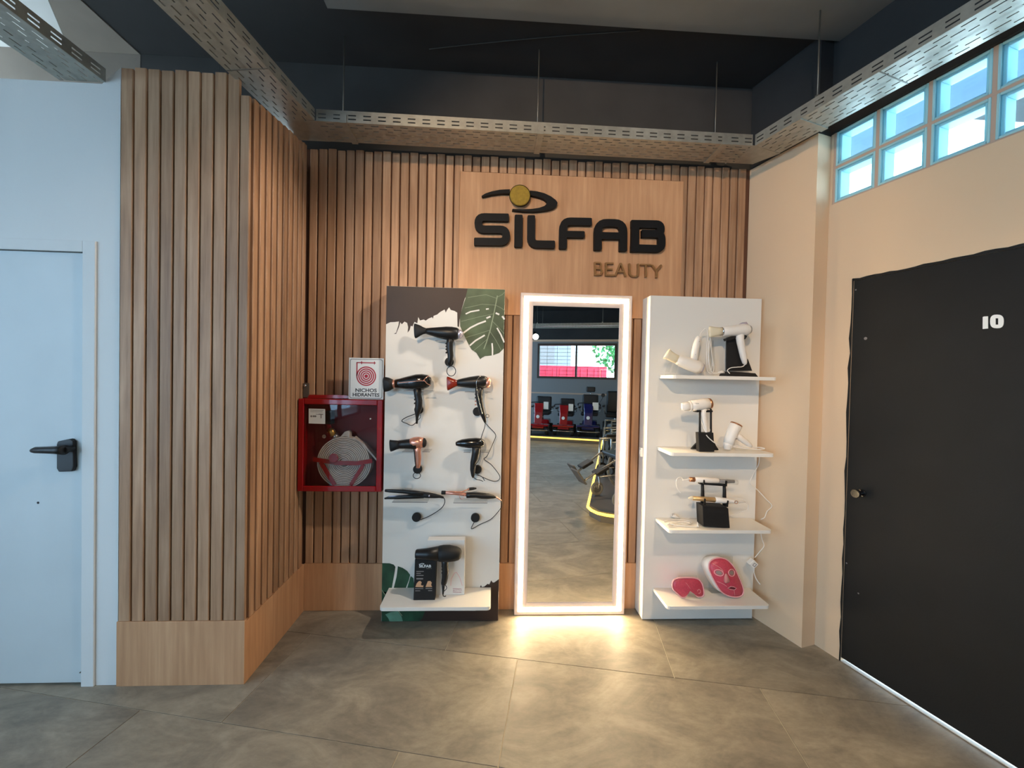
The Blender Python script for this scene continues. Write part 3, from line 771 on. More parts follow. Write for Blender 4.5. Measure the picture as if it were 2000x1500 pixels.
# ================================================================== FIRE HOSE CABINET
CX0, CX1, CY0, CY1, CZ0, CZ1 = -1.157, -0.660, 2.440, 2.5585, 0.791, 1.348
cab = empty('hose_cabinet', ((CX0+CX1)/2, CY1, CZ0), 'red metal fire hose cabinet with a glazed front', 'hose cabinet')
t = 0.004
boxes('body', [(CX0, CX0+t, CY0+0.014, CY1, CZ0, CZ1), (CX1-t, CX1, CY0+0.014, CY1, CZ0, CZ1), (CX0+t, CX1-t, CY0+0.014, CY1, CZ0, CZ0+t), (CX0+t, CX1-t, CY0+0.014, CY1, CZ1-t, CZ1)], M_red, cab)
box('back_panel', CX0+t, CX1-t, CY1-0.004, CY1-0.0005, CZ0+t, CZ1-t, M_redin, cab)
fw = 0.033
dr = boxes('door', [(CX0, CX0+fw, CY0, CY0+0.013, CZ0, CZ1), (CX1-fw, CX1, CY0, CY0+0.013, CZ0, CZ1), (CX0+fw, CX1-fw, CY0, CY0+0.013, CZ0, CZ0+fw), (CX0+fw, CX1-fw, CY0, CY0+0.013, CZ1-fw, CZ1)], M_red, cab, bevel=0.004)
box('pane', CX0+fw, CX1-fw, CY0+0.006, CY0+0.009, CZ0+fw, CZ1-fw, M_pane, dr)
lb = poly('notice', [(603, 798), (635, 799), (635, 828), (603, 827)], 2.4455, 2.4462, M_signw, dr)
for vv, a, b in ((801, 606, 632), (804, 606, 630), (809, 617, 622)):
    ribbon('print_line', [[(a, vv), (b, vv+0.5)]], 0.8, 2.4449, 2.4455, M_grey, lb)
for cu in (608, 612.5, 616):
    disc('print_stamp', px(cu, 813, 2.4455), (0, -1, 0), 0.006, 0.0005, M_grey, lb, n=12)
ribbon('print_line', [[(622, 809), (631, 809.5)], [(627, 809), (627, 817)]], 1.6, 2.4449, 2.4455, M_grey, lb)
poly('top_flap', [(604, 771), (676, 772), (690, 778), (600, 778)], 2.47, 2.52, M_red, cab)
Zh = zoom(590, 780, 0.12)
cr = [Zh(*a) for a in ((175, 975), (560, 1035), (900, 1040), (1140, 1000))]
ribbon('cradle_bar', [cr], 8.2, 2.462, 2.466, M_red, cab)
ribbon('cradle_arm', [[Zh(300, 1020), Zh(530, 1400)]], 8, 2.4665, 2.470, M_red, cab)
ribbon('cradle_arm', [[Zh(1000, 1060), Zh(790, 1400)]], 7, 2.4665, 2.470, M_red, cab)
disc('cradle_knob', px(*Zh(520, 955), 2.462), (0, -1, 0), 0.028, 0.013, M_red, cab)
disc('door_bolt', px(*Zh(1110, 318), 2.440), (0, 1, 0), 0.004, 0.006, M_signw, dr, n=10)
boxes('valve_black_box', [(-1.02, -0.985, 2.50, 2.55, 1.19, 1.27)], M_blackm, cab)  # small black box inside the cabinet
hose = empty('fire_hose', px(*Zh(700, 1400), 2.50), 'rolled pale canvas fire hose with brass coupling inside the red cabinet', 'fire hose')
hc = px(*Zh(700, 1010), 2.50); V = []; F = []; turns = 13; seg = 40; r0, r1 = 0.022, 0.158
for i in range(turns*seg+1):
    f_ = i/(turns*seg); a = 2*math.pi*turns*f_; r = r0+(r1-r0)*f_; dr_ = Vector((math.cos(a), 0, math.sin(a)))
    for (rr, yy) in ((r, 2.478), (r+0.0072, 2.478), (r+0.0072, 2.535), (r, 2.535)):
        p_ = hc+dr_*rr; p_.y = yy; p_.z = hc.z+(p_.z-hc.z)*0.98; V.append(p_)
for i in range(turns*seg): F += [(4*i+k, 4*i+(k+1) % 4, 4*i+4+(k+1) % 4, 4*i+4+k) for k in range(4)]
F += [(0, 1, 2, 3), tuple(4*turns*seg+k for k in (3, 2, 1, 0))]
mk('coil', V, F, M_hose, hose)
hub = disc('core', Vector((hc.x, 2.482, hc.z)), (0, 1, 0), 0.022, 0.05, M_hose, hose)
ribbon('loose_end', [[Zh(830, 625), Zh(1000, 740), Zh(1120, 880), Zh(1225, 1000)]], 3.0, 2.478, 2.53, M_hose, hose)
poly('folded_end', [Zh(*a) for a in ((600, 635), (690, 530), (745, 512), (770, 540), (772, 620), (690, 600))], 2.485, 2.53, M_hose, hose, bevel=0.003)
loft('coupling', [(*Zh(570, 640), 6.5), (*Zh(540, 600), 7), (*Zh(510, 590), 6)], 2.50, M_steel, hose)
loft('coupling', [(*Zh(515, 590), 6.5), (*Zh(480, 520), 6.5), (*Zh(440, 490), 5)], 2.50, M_brass, hose)
loft('valve_stem', [(*Zh(440, 480), 5), (*Zh(410, 300), 4)], 2.515, M_redin, cab)
disc('drain_valve', px(*Zh(355, 605), 2.50), (0, 1, 0), 0.012, 0.02, M_steel, cab)
# safety sign standing on the cabinet
sg = empty('safety_sign', (-0.767, 2.462, 1.35), 'white NICHOS HIDRANTES hydrant sign with red hose symbol on the cabinet', 'sign')
SX0, SX1, SZ0, SZ1 = -0.870, -0.662, 1.3495, 1.600
box('plate', SX0, SX1, 2.460, 2.465, SZ0, SZ1, M_signw, sg, bevel=0.0015)
def rrect(x0, x1, z0, z1, r, n=6):
    out = []
    for cx_, cz_, a0 in ((x1-r, z1-r, 0), (x0+r, z1-r, 90), (x0+r, z0+r, 180), (x1-r, z0+r, 270)):
        for k in range(n+1):
            a = math.radians(a0+90*k/n); out.append((cx_+r*math.cos(a), cz_+r*math.sin(a)))
    return out
def ringmesh(name, A, B, y0, y1, m, parent):
    n = len(A); V = [(a, y0, b) for a, b in A]+[(a, y0, b) for a, b in B]; V += [(a, y1, b) for a, _, b in V]
    F = []
    for k in range(n):
        j = (k+1) % n; F += [(k, j, n+j, n+k), (2*n+k, 3*n+k, 3*n+j, 2*n+j), (k, 2*n+k, 2*n+j, j), (n+k, n+j, 3*n+j, 3*n+k)]
    return mk(name, V, F, m, parent)
ringmesh('border', rrect(SX0+0.007, SX1-0.007, SZ0+0.006, SZ1-0.007, 0.012), rrect(SX0+0.0095, SX1-0.0095, SZ0+0.0085, SZ1-0.0095, 0.010), 2.4592, 2.4600, M_greyt2, sg)
rc = ((SX0+SX1)/2, 1.490)
circ = lambda r, n=40: [(rc[0]+r*math.cos(2*math.pi*k/n), rc[1]+r*math.sin(2*math.pi*k/n)) for k in range(n)]
for r in (0.059, 0.047, 0.035, 0.023): ringmesh('hose_ring', circ(r), circ(r-0.0072), 2.4592, 2.4600, M_signr, sg)
disc('hose_ring', (rc[0], 2.46, rc[1]), (0, -1, 0), 0.011, 0.0008, M_signr, sg)
boxes('hose_line', [(rc[0]-0.059, rc[0]-0.0525, 2.4592, 2.46, 1.49, 1.573), (rc[0]-0.059, rc[0]+0.055, 2.4592, 2.46, 1.568, 1.574), (rc[0]-0.031, rc[0]-0.026, 2.4592, 2.46, 1.562, 1.580), (rc[0]+0.046, rc[0]+0.050, 2.4592, 2.46, 1.562, 1.580)], M_signr, sg)
text('lettering', 'NICHOS', frontmap(rc[0], 2.4592, 1.394), 0.030, (0, 0.0008, 0), M_greyt2, sg, bold=0.0006, sx=1.15)
text('lettering', 'HIDRANTES', frontmap(rc[0], 2.4592, 1.367), 0.029, (0, 0.0008, 0), M_greyt2, sg, bold=0.0007, sx=1.03)
# small steel bracket in the corner over the cabinet
br = empty('wall_bracket', (-1.13, 2.5, 1.352), 'small steel conduit bracket in the slatted corner above the hose cabinet', 'bracket')
boxes('plate', [(-1.160, -1.125, 2.508, 2.512, 1.352, 1.440), (-1.160, -1.156, 2.512, 2.556, 1.352, 1.440)], M_rod, br, bevel=0.001)
disc('bolt', (-1.146, 2.508, 1.424), (0, -1, 0), 0.007, 0.01, M_chrome, br, n=6)

# ================================================================== LEFT DISPLAY BOARD
DY = 2.430
LX0, LX1, LZ1 = -0.645, 0.063, 2.033
dl = empty('display_board', ((LX0+LX1)/2, 2.49, 0), 'white display board printed with monstera leaves and brown brushstrokes', 'display board')
box('board', LX0, LX1, DY, 2.555, 0.006, LZ1, M_whitep, dl, bevel=0.0015)
CL = (LX0+0.0005, LX1-0.0005, 0.007, LZ1-0.001)
Z5 = zoom(740, 540, 0.186667); Z6 = zoom(740, 800, 0.186667); Z7 = zoom(730, 1000, 0.16); Z9 = zoom(745, 1090, 0.1225)
def pr(name, pts, m, Z, lay=1, parent=None):
    y = DY-0.0006*lay; return poly(name, [Z(*a) for a in pts], y, y+0.0006, m, parent or dl, clamp=CL)
def prl(name, strokes, w, m, Z, lay=1, parent=None):
    y = DY-0.0006*lay
    return ribbon(name, [[Z(*a) for a in s] for s in strokes], w, y, y+0.0006, m, parent or dl)
pr('printed_brushstroke', [(60, 80), (960, 100), (900, 230), (870, 330), (846, 440), (838, 530), (822, 522), (820, 378), (790, 360), (752, 350), (735, 322), (712, 352), (700, 378), (688, 345), (640, 372), (610, 398), (572, 412), (566, 442), (556, 425), (520, 440), (490, 462), (470, 450), (430, 460), (412, 424), (402, 490), (372, 474), (352, 522), (334, 516), (322, 560), (300, 588), (306, 530), (296, 486), (268, 472), (240, 500), (224, 480), (210, 530), (180, 600), (156, 600), (180, 588), (205, 510), (210, 470), (170, 476), (120, 478), (60, 500)], M_brown, Z5)
leaf = pr('printed_leaf', [(930, 100), (905, 230), (872, 330), (846, 430), (850, 520), (885, 600), (945, 725), (970, 765), (1020, 800), (1060, 866), (1080, 850), (1110, 834), (1190, 826), (1260, 800), (1330, 755), (1345, 100)], M_leaf1, Z5, 2)
prl('leaf_vein', [[(1240, 200), (1205, 380), (1165, 560), (1125, 690), (1098, 760)]], 2.0, M_leafv, Z5, 3, leaf)
for s in ([(1236, 230), (1120, 190), (930, 220)], [(1222, 300), (1080, 290), (900, 330)], [(1205, 390), (1060, 420), (860, 470)], [(1165, 560), (1040, 600), (905, 640)], [(1140, 650), (1060, 720), (985, 780)], [(1222, 300), (1280, 330), (1320, 360)], [(1190, 470), (1260, 540), (1310, 600)], [(1160, 570), (1220, 660), (1280, 770)], [(1240, 215), (1290, 190), (1320, 160)]):
    prl('leaf_vein', [s], 0.7, M_leafv, Z5, 3, leaf)
for s, w in (([(908, 392), (960, 368), (1052, 352)], 2.6), ([(1120, 342), (1150, 338)], 2.6), ([(1125, 437), (1168, 418)], 3.2), ([(1222, 382), (1260, 398)], 3.4), ([(1290, 415), (1315, 448)], 3.4), ([(880, 594), (960, 535), (1040, 495), (1120, 466)], 3.2), ([(950, 724), (1010, 672), (1108, 614)], 3.0), ([(1184, 698), (1189, 760), (1188, 828)], 3.0), ([(1236, 538), (1275, 605), (1312, 690)], 2.8)):
    prl('leaf_slit', [s], w, M_slit, Z5, 3.4, leaf)
pr('printed_brushstroke', [(1570, 470), (1588, 428), (1600, 462), (1640, 455), (1690, 412), (1720, 420), (1750, 356), (1775, 390), (1800, 388), (1885, 335), (1885, 1050), (600, 1050), (640, 840), (1500, 840), (1500, 470)], M_brown, Z9)
lf = pr('printed_leaf', [(0, 80), (130, 84), (195, 105), (222, 140), (212, 215), (165, 480), (60, 600), (0, 520)], M_leaf2, Z9, 2)
pr('leaf_lobe', [(262, 130), (340, 158), (410, 205), (458, 268), (440, 345), (388, 480), (195, 480), (240, 300)], M_leaf2, Z9, 2, lf)
pr('leaf_lobe', [(466, 288), (510, 320), (530, 480), (408, 480)], M_leaf2, Z9, 2, lf)
pr('leaf_lobe', [(0, 520), (130, 560), (690, 700), (690, 860), (650, 960), (600, 1040), (0, 1050)], M_leaf2, Z9, 2, lf)
pr('leaf_lobe', [(60, 900), (150, 860), (260, 850), (320, 930), (340, 1035), (130, 1035), (110, 960)], M_leaf3, Z9, 3, lf)
prl('leaf_vein', [[(0, 500), (60, 590), (150, 700), (330, 920)]], 1.4, M_leafv, Z9, 3, lf)
# clear acrylic rests, black cable pucks and the white shelf belong to the board
def rest(x0, x1, yv, Z):
    a = px(*Z(x0, yv), 2.34); b = px(*Z(x1, yv), 2.34)
    box('acrylic_rest', a.x, b.x, 2.335, DY-0.0025, a.z-0.004, a.z-0.001, M_acryl, dl)
    box('acrylic_lip', a.x, b.x, 2.3335, 2.3349, a.z-0.004, a.z-0.0005, M_grey, dl)
def puck(x, yv, r, Z, yf=2.405):
    c = px(*Z(x, yv), yf); disc('cable_puck', (c.x, yf, c.z), (0, 1, 0), r*Z(1, 0)[0]*0+r*mpp(yf)*0.18667, DY-0.002-yf, M_blackm, dl, n=24)
for a_, b_, y_, Z in ((590, 698, 668, Z5), (796, 880, 670, Z5), (260, 358, 1192, Z5), (454, 560, 1192, Z5), (900, 998, 1203, Z5), (1100, 1165, 1203, Z5), (245, 356, 436, Z6), (456, 535, 436, Z6), (888, 958, 442, Z6), (1072, 1155, 442, Z6)): rest(a_, b_, y_, Z)
rest(140, 510, 962, Z6); rest(780, 1135, 969, Z6)
for x_, y_, Z in ((735, 893, Z5), (415, 1395, Z5), (1028, 1415, Z5), (402, 627, Z6), (1028, 630, Z6), (390, 1132, Z6), (1008, 1137, Z6)): puck(x_, y_, 46, Z)
def shelf(parent, x0, x1, z, d=0.205, th=0.020):
    y0 = DY-d; r = 0.022; P = [(x0, DY-0.0015), (x0, y0+r)]+[(x0+r-r*math.cos(a), y0+r-r*math.sin(a)) for a in (0.4, 0.8, 1.2, 1.571)]
    P += [(x1-r+r*math.sin(a), y0+r-r*math.cos(a)) for a in (0, 0.4, 0.8, 1.2, 1.571)]+[(x1, DY-0.0015)]
    return prism('shelf', P, z-th, z, M_whitep, parent, bevel=0.0015)
shelf(dl, -0.602, 0.014, 0.213, 0.212)

# ---- hair dryers on the board
YD = 2.372
def dryer(label, pos, group='hair dryers fixed to the printed display board', name='hair_dryer'):
    return empty(name, px(*pos, YD), label, 'hair dryer', group)
def L(Z, pts): return [(*Z(p[0], p[1]), p[2]*(Z(1, 0)[0]-Z(0, 0)[0]))+tuple(p[3:]) for p in pts]
def ringloop(name, Z, cx, cy, rx, ry, y, m, parent, r=0.0022):
    s = (Z(1, 0)[0]-Z(0, 0)[0])*mpp(y); c = px(*Z(cx, cy), y)
    return tube(name, ringpts(c, (1, 0, 0), (0, 0, 1), rx*s, ry*s), r, m, parent, n=7, closed=True)
def C_(Z, pts): return [Z(a, b) for a, b in pts]
# top dryer
d = dryer('black hair dryer with wide flared nozzle, alone at the top of the printed board', Z5(735, 960))
loft('nozzle', L(Z5, [(372, 570, 77, .35), (395, 569, 72, .38), (430, 566, 55, .55), (465, 568, 36, .8), (500, 571, 27, 1)]), YD, M_blackm, d, sq=2.6)
loft('barrel', L(Z5, [(492, 571, 30), (540, 576, 40), (620, 586, 56), (700, 592, 68), (760, 596, 70), (810, 600, 64), (834, 602, 54)]), YD, M_black, d)
loft('end_cap', L(Z5, [(830, 603, 50), (855, 604, 46), (872, 605, 34), (882, 606, 18)]), YD, M_lav, d)
loft('handle', L(Z5, [(752, 640, 40), (740, 700, 35), (742, 770, 34), (750, 830, 31), (745, 880, 28), (736, 925, 18)]), YD, M_black, d)
for yy in (695, 725, 755, 790): loft('finger_grip', L(Z5, [(703, yy, 10), (712, yy+10, 12)]), YD, M_blackm, d, n=10)
ringloop('cord_loop', Z5, 757, 990, 46, 52, YD+0.02, M_blackm, d)
# second row left
d = dryer('black hair dryer with angular body edged in rose gold lines, beside the hydrant sign', Z5(410, 1450))
loft('nozzle', L(Z5, [(50, 1130, 76, .45), (75, 1129, 76, .5), (110, 1127, 68, .7), (148, 1124, 50, .95)]), YD, M_blackm, d, sq=2.5)
loft('nozzle_ring', L(Z5, [(146, 1124, 43), (174, 1122, 43)]), YD, M_rose, d)
loft('barrel', L(Z5, [(172, 1122, 46), (230, 1120, 55), (310, 1113, 70), (400, 1104, 82), (460, 1100, 80), (510, 1096, 66), (545, 1097, 40)]), YD, M_blackg, d, sq=2.5)
cord('trim_line', [(*Z5(205, 1112), 2.334), (*Z5(330, 1102), 2.329), (*Z5(465, 1091), 2.327), (*Z5(500, 1118), 2.334), (*Z5(540, 1140), 2.345)], YD, 0.0024, M_rose, d)
cord('trim_line', [(*Z5(465, 1091), 2.327), (*Z5(490, 1062), 2.334), (*Z5(520, 1040), 2.348)], YD, 0.0022, M_rose, d)
loft('handle', L(Z5, [(405, 1165, 44), (405, 1230, 37), (418, 1300, 37), (416, 1370, 38), (405, 1420, 30), (400, 1470, 16), (396, 1540, 10)]), YD, M_black, d)
for yy in (1210, 1245, 1280, 1320): loft('finger_grip', L(Z5, [(374, yy, 10), (382, yy+10, 12)]), YD, M_blackm, d, n=10)
cord('cord', C_(Z6, [(395, 130), (345, 165), (290, 145), (240, 120), (280, 85), (380, 45)]), 2.40, 0.0024, M_blackm, d)
cord('hanging_strap', C_(Z6, [(437, 50), (432, 85), (408, 112)]), 2.39, 0.002, M_blackm, d)
# second row right
d = dryer('black hair dryer with amber red nozzle and chrome handle stripe', Z5(1060, 1450))
loft('nozzle', L(Z5, [(713, 1120, 74, .3), (740, 1119, 66, .4), (785, 1117, 45, .7), (828, 1116, 30, 1)]), YD, M_amber, d, sq=2.6)
loft('barrel', L(Z5, [(820, 1116, 36), (880, 1112, 47), (960, 1108, 60), (1040, 1105, 68), (1100, 1105, 66), (1126, 1108, 58)]), YD, M_black, d)
loft('end_cap', L(Z5, [(1122, 1110, 56), (1150, 1113, 54), (1168, 1115, 40)]), YD, M_rose, d)
loft('handle', L(Z5, [(1052, 1160, 42), (1045, 1240, 37), (1058, 1330, 33), (1075, 1410, 30), (1100, 1480, 22), (1115, 1530, 12)]), YD, M_black, d)
cord('chrome_stripe', [(*Z5(1060, 1042), 2.350), (*Z5(1030, 1080), 2.333), (*Z5(1020, 1130), 2.334), (*Z5(1032, 1230), 2.341), (*Z5(1052, 1320), 2.343), (*Z5(1083, 1440), 2.348)], YD, 0.002, M_chrome, d)
for yy in (1225, 1262, 1300, 1335): loft('button', L(Z5, [(1008, yy, 7), (1014, yy+12, 9)]), YD, M_rose if yy > 1290 else M_blackm, d, n=10)
ringloop('hanging_ring', Z5, 1135, 1460, 17, 18, YD, M_blackm, d, r=0.0016)
cord('cord', C_(Z6, [(1115, 130), (1105, 190), (1075, 280), (1062, 350), (1064, 430), (1050, 520), (1005, 590), (978, 690)]), 2.352, 0.0022, M_blackm, d)
cord('cord', [(*Z6(1115, 140), 2.39), (*Z6(1160, 190), 2.40), (*Z6(1222, 265), 2.40), (*Z6(1195, 350), 2.40), (*Z6(1160, 430), 2.335), (*Z6(1130, 490), 2.38), (*Z6(1102, 520), 2.40), (*Z6(1180, 580), 2.41), (*Z6(1262, 690), 2.41), (*Z6(1250, 740), 2.41), (*Z6(1200, 750), 2.41), (*Z6(1120, 722), 2.40), (*Z6(1030, 680), 2.395)], 2.40, 0.0022, M_blackm, d)
# third row left
d = dryer('compact black hair dryer with rose gold rear shell and rose gold handle', Z6(405, 600))
loft('nozzle', L(Z6, [(116, 378, 62, .4), (140, 376, 58, .45), (180, 370, 48, .8), (215, 367, 42, 1)]), YD, M_blackm, d, sq=2.5)
loft('barrel', L(Z6, [(205, 366, 44), (270, 362, 48), (340, 358, 54), (400, 358, 58)]), YD, M_black, d)
loft('rear_shell', L(Z6, [(330, 352, 50), (370, 346, 58), (420, 344, 60), (465, 346, 52)]), YD-0.001, M_rose, d)
loft('end_cap', L(Z6, [(462, 347, 50), (482, 348, 47), (494, 348, 34)]), YD, M_blackm, d)
loft('handle', L(Z6, [(405, 390, 38), (408, 440, 31), (414, 510, 30), (412, 570, 26), (408, 610, 20)]), YD, M_rose, d)
loft('handle_spine', L(Z6, [(383, 410, 20), (378, 470, 10), (383, 540, 9), (396, 600, 14)]), YD, M_blackm, d)
ringloop('cord_loop', Z6, 397, 690, 38, 32, 2.395, M_blackm, d)
# third row right
d = dryer('small glossy black travel hair dryer with tapered snout and bent handle', Z6(985, 700))
loft('barrel', L(Z6, [(805, 358, 20), (830, 355, 30), (870, 352, 42), (940, 352, 52), (1020, 350, 56), (1070, 350, 50), (1100, 351, 34)]), YD, M_blackg, d)
loft('handle', L(Z6, [(1022, 390, 46), (1015, 450, 42), (1005, 505, 40), (988, 555, 32), (982, 630, 28), (984, 690, 18), (986, 712, 10)]), YD, M_black, d)
cord('cord', [(*Z6(986, 705), YD), (*Z6(1020, 730), 2.38), (*Z6(1060, 738), 2.39), (*Z6(1090, 752), 2.40)], YD, 0.0022, M_blackm, d)
cord('cord', [(*Z6(1005, 680), 2.39), (*Z6(1075, 700), 2.40), (*Z6(1106, 745), 2.40)], 2.40, 0.0022, M_blackm, d)
# hair straightener
d = empty('hair_straightener', px(*Z6(330, 958), YD), 'black hair straightener with open plates on a clear rest', 'hair straightener')
loft('upper_arm', L(Z6, [(64, 846, 13), (120, 850, 17), (250, 856, 20), (380, 870, 22), (470, 884, 24)]), YD-0.004, M_black, d, sq=3)
loft('lower_arm', L(Z6, [(60, 930, 8), (100, 922, 14), (200, 916, 20), (330, 910, 22), (470, 902, 24)]), YD+0.004, M_black, d, sq=3)
loft('handle', L(Z6, [(440, 890, 30), (520, 896, 28), (590, 904, 22), (640, 910, 14), (676, 920, 10)]), YD, M_blackm, d, sq=2.6)
disc('pivot_cap', px(*Z6(525, 904), 2.345), (0, 1, 0), 0.0045, 0.01, M_lav, d, n=14)
loft('plate', L(Z6, [(100, 908, 5), (300, 898, 7)]), YD, M_lav, d)
cord('cord', C_(Z6, [(640, 906), (680, 925), (688, 975), (650, 1035), (545, 1105), (440, 1150), (410, 1140)]), 2.405, 0.0024, M_blackm, d)
# curling iron
d = empty('curling_iron', px(*Z6(960, 965), YD), 'rose gold curling iron with black handle on a clear rest', 'curling iron')
loft('tip', L(Z6, [(655, 868, 20), (698, 869, 20)]), YD, M_blackm, d)
loft('barrel', L(Z6, [(695, 870, 17), (800, 876, 18), (900, 886, 19), (920, 888, 20)]), YD, M_rose, d)
cord('clamp_arm', [(*Z6(730, 856), 2.345), (*Z6(850, 862), 2.345), (*Z6(900, 848), 2.348), (*Z6(945, 830), 2.352)], YD, 0.0036, M_rose, d)
loft('clamp_lever', L(Z6, [(928, 836, 10), (955, 830, 16), (990, 826, 14), (1020, 824, 7)]), YD-0.012, M_black, d)
cord('stand_wire', [Z6(840, 905), Z6(868, 940), Z6(905, 890)], 2.348, 0.0016, M_rose, d)
loft('handle', L(Z6, [(916, 896, 30), (960, 894, 30), (1020, 894, 29), (1080, 902, 32), (1150, 908, 28), (1200, 914, 18), (1225, 918, 10)]), YD, M_black, d)
loft('cord_sleeve', L(Z6, [(1220, 914, 8), (1250, 930, 8), (1282, 952, 5)]), YD, M_rose, d)
cord('cord', [(*Z6(1278, 948), YD), (*Z6(1287, 1000), 2.39), (*Z6(1255, 1060), 2.40), (*Z6(1170, 1148), 2.41), (*Z6(1060, 1200), 2.42), (*Z6(968, 1248), 2.42), (*Z6(998, 1175), 2.41)], 2.40, 0.0022, M_blackm, d)
# ---- on the lower shelf: black product box, white product box, large dryer
zs = 0.2135
def floorbox(name, pts, yf, depth, m, parent=None, **k):
    """box standing on the shelf whose front face follows four photo corners"""
    Q = [px(u, v, yf) for u, v in pts]
    dz = zs-min(q_.z for q_ in Q); 
    for q_ in Q: q_.z += dz*(1 if q_.z < zs+0.1 else 0)
    for q_ in Q:
        if q_.z < zs+0.1: q_.z = zs
    return extr(name, Q, (0, depth, 0), m, parent, bevel=0.0015, **k), Q
bb = empty('product_box', px(*Z7(620, 1035), 2.30), 'black printed hair dryer box standing on the white shelf', 'product box')
_, Q = floorbox('carton', [Z7(502, 580), Z7(760, 598), Z7(746, 1028), Z7(484, 1036)], 2.290, 0.050, M_blackm, bb)
fb = lambda x_, y_, yy=2.2895: (lambda a, b: px(*Z7(x_, y_), yy)+Vector((a, 0, b)))
text('lettering', 'SILFAB', fb(626, 676), 0.021, (0, 0.0004, 0), M_signw, bb, bold=0.0007, sx=1.12)
text('lettering', 'BEAUTY', fb(676, 696), 0.0085, (0, 0.0004, 0), M_grey, bb)
ribbon('logo_swoosh', [[Z7(552, 640), Z7(590, 628), Z7(612, 632), Z7(600, 642)]], 1.0, 2.2895, 2.29, M_signw, bb)
for yy, x1_ in ((726, 610), (750, 574), (775, 608)): ribbon('print_line', [[Z7(520, yy), Z7(x1_, yy)]], 1.6, 2.2895, 2.29, M_grey, bb)
ribbon('print_line', [[Z7(520, 815), Z7(602, 815)]], 2.6, 2.2895, 2.29, M_grey, bb)
for pts in ([(508, 915), (525, 870), (550, 845), (570, 842), (585, 860), (575, 885), (590, 900), (605, 890), (604, 918)], [(632, 915), (650, 870), (660, 845), (690, 842), (708, 862), (700, 890), (712, 915)]):
    poly('printed_picture', C_(Z7, pts), 2.2895, 2.29, M_skin, bb)
for (x0, x1, yy) in ((504, 604, 935), (632, 712, 933), (506, 566, 962), (664, 712, 960)): ribbon('print_line', [[Z7(x0, yy), Z7(x1, yy)]], 1.4, 2.2895, 2.29, M_grey, bb)
wb = empty('product_box', px(*Z7(900, 1032), 2.33), 'white carton with faint pink print behind the large black dryer', 'product box')
floorbox('carton', [Z7(655, 346), Z7(1112, 342), Z7(1106, 1030), Z7(650, 1030)], 2.345, 0.055, M_wplast, wb)
text('lettering', 'BOTTLE', (lambda a, b: px(*Z7(1020, 965), 2.3445)+Vector((a, 0, b))), 0.012, (0, 0.0004, 0), M_pinkt, wb, sx=1.2)
for yy in (935, 978): ribbon('print_line', [[Z7(965, yy), Z7(1070, yy+4)]], 0.9, 2.3445, 2.345, M_pinkt, wb)
ribbon('printed_outline', [[Z7(940, 900), Z7(945, 820), Z7(985, 745), Z7(1010, 735), Z7(1050, 800), Z7(1080, 900)]], 0.8, 2.3445, 2.345, M_pinkl, wb)
d = empty('hair_dryer', px(*Z7(860, 1030), 2.31), 'large matt black hair dryer propped on the lower shelf against the white carton', 'hair dryer', 'hair dryers fixed to the printed display board')
YK = 2.292
loft('barrel', L(Z7, [(510, 515, 52), (525, 515, 58), (650, 513, 68), (800, 508, 88)]), YK, M_black, d)
loft('rear_body', L(Z7, [(795, 508, 92), (850, 506, 98), (920, 505, 98), (1000, 510, 86), (1045, 515, 70), (1068, 518, 46)]), YK, M_blackm, d)
loft('handle', L(Z7, [(868, 570, 46), (870, 640, 41), (876, 720, 42), (870, 800, 39), (855, 870, 34), (848, 890, 26)]), YK, M_black, d)
for yy in (655, 695, 735): loft('finger_grip', L(Z7, [(834, yy, 9), (838, yy+14, 11)]), YK, M_blackm, d, n=10)
loft('cord_sleeve', L(Z7, [(850, 880, 20), (848, 950, 14), (845, 1005, 10)]), YK, M_blackm, d)
cord('cord', [Z7(846, 1000), Z7(848, 1022), Z7(866, 1030), Z7(882, 1024)], YK, 0.0026, M_blackm, d)
cord('hanging_strap', [Z7(862, 890), Z7(884, 905), Z7(888, 935), Z7(858, 968)], YK, 0.002, M_blackm, d)
text('lettering', 'SILFAB', (lambda a, b: px(*Z7(940, 540), YK-0.031)+Vector((a, 0, b))), 0.008, (0, 0.0006, 0), M_grey, d)

# ================================================================== LIT MIRROR
MX0, MX1, MZ1 = 0.165, 0.868, 2.030
mir = empty('lighted_mirror', ((MX0+MX1)/2, 2.53, 0), 'tall white framed mirror with a glowing warm LED border', 'mirror')
YM = 2.488
fr = 0.075
def frame4(x0, x1, z0, z1, w, y0, y1): return [(x0, x0+w, y0, y1, z0, z1), (x1-w, x1, y0, y1, z0, z1), (x0+w, x1-w, y0, y1, z0, z0+w), (x0+w, x1-w, y0, y1, z1-w, z1)]
boxes('frame', frame4(MX0, MX1, 0.004, MZ1, fr, YM, 2.5545), M_frame, mir, bevel=0.0015)
boxes('led_strip', frame4(MX0+0.022, MX1-0.022, 0.026, MZ1-0.022, 0.026, YM-0.0012, YM-0.0003), M_led, mir)
box('mirror_glass', MX0+fr, MX1-fr, YM+0.004, YM+0.008, 0.004+fr, MZ1-fr, M_mirror, mir)
ringmesh('glass_edge', [(MX0+fr, 0.004+fr), (MX1-fr, 0.004+fr), (MX1-fr, MZ1-fr), (MX0+fr, MZ1-fr)], [(MX0+fr+0.003, 0.007+fr), (MX1-fr-0.003, 0.007+fr), (MX1-fr-0.003, MZ1-fr-0.003), (MX0+fr+0.003, MZ1-fr-0.003)], YM+0.001, YM+0.004, M_frame, mir)

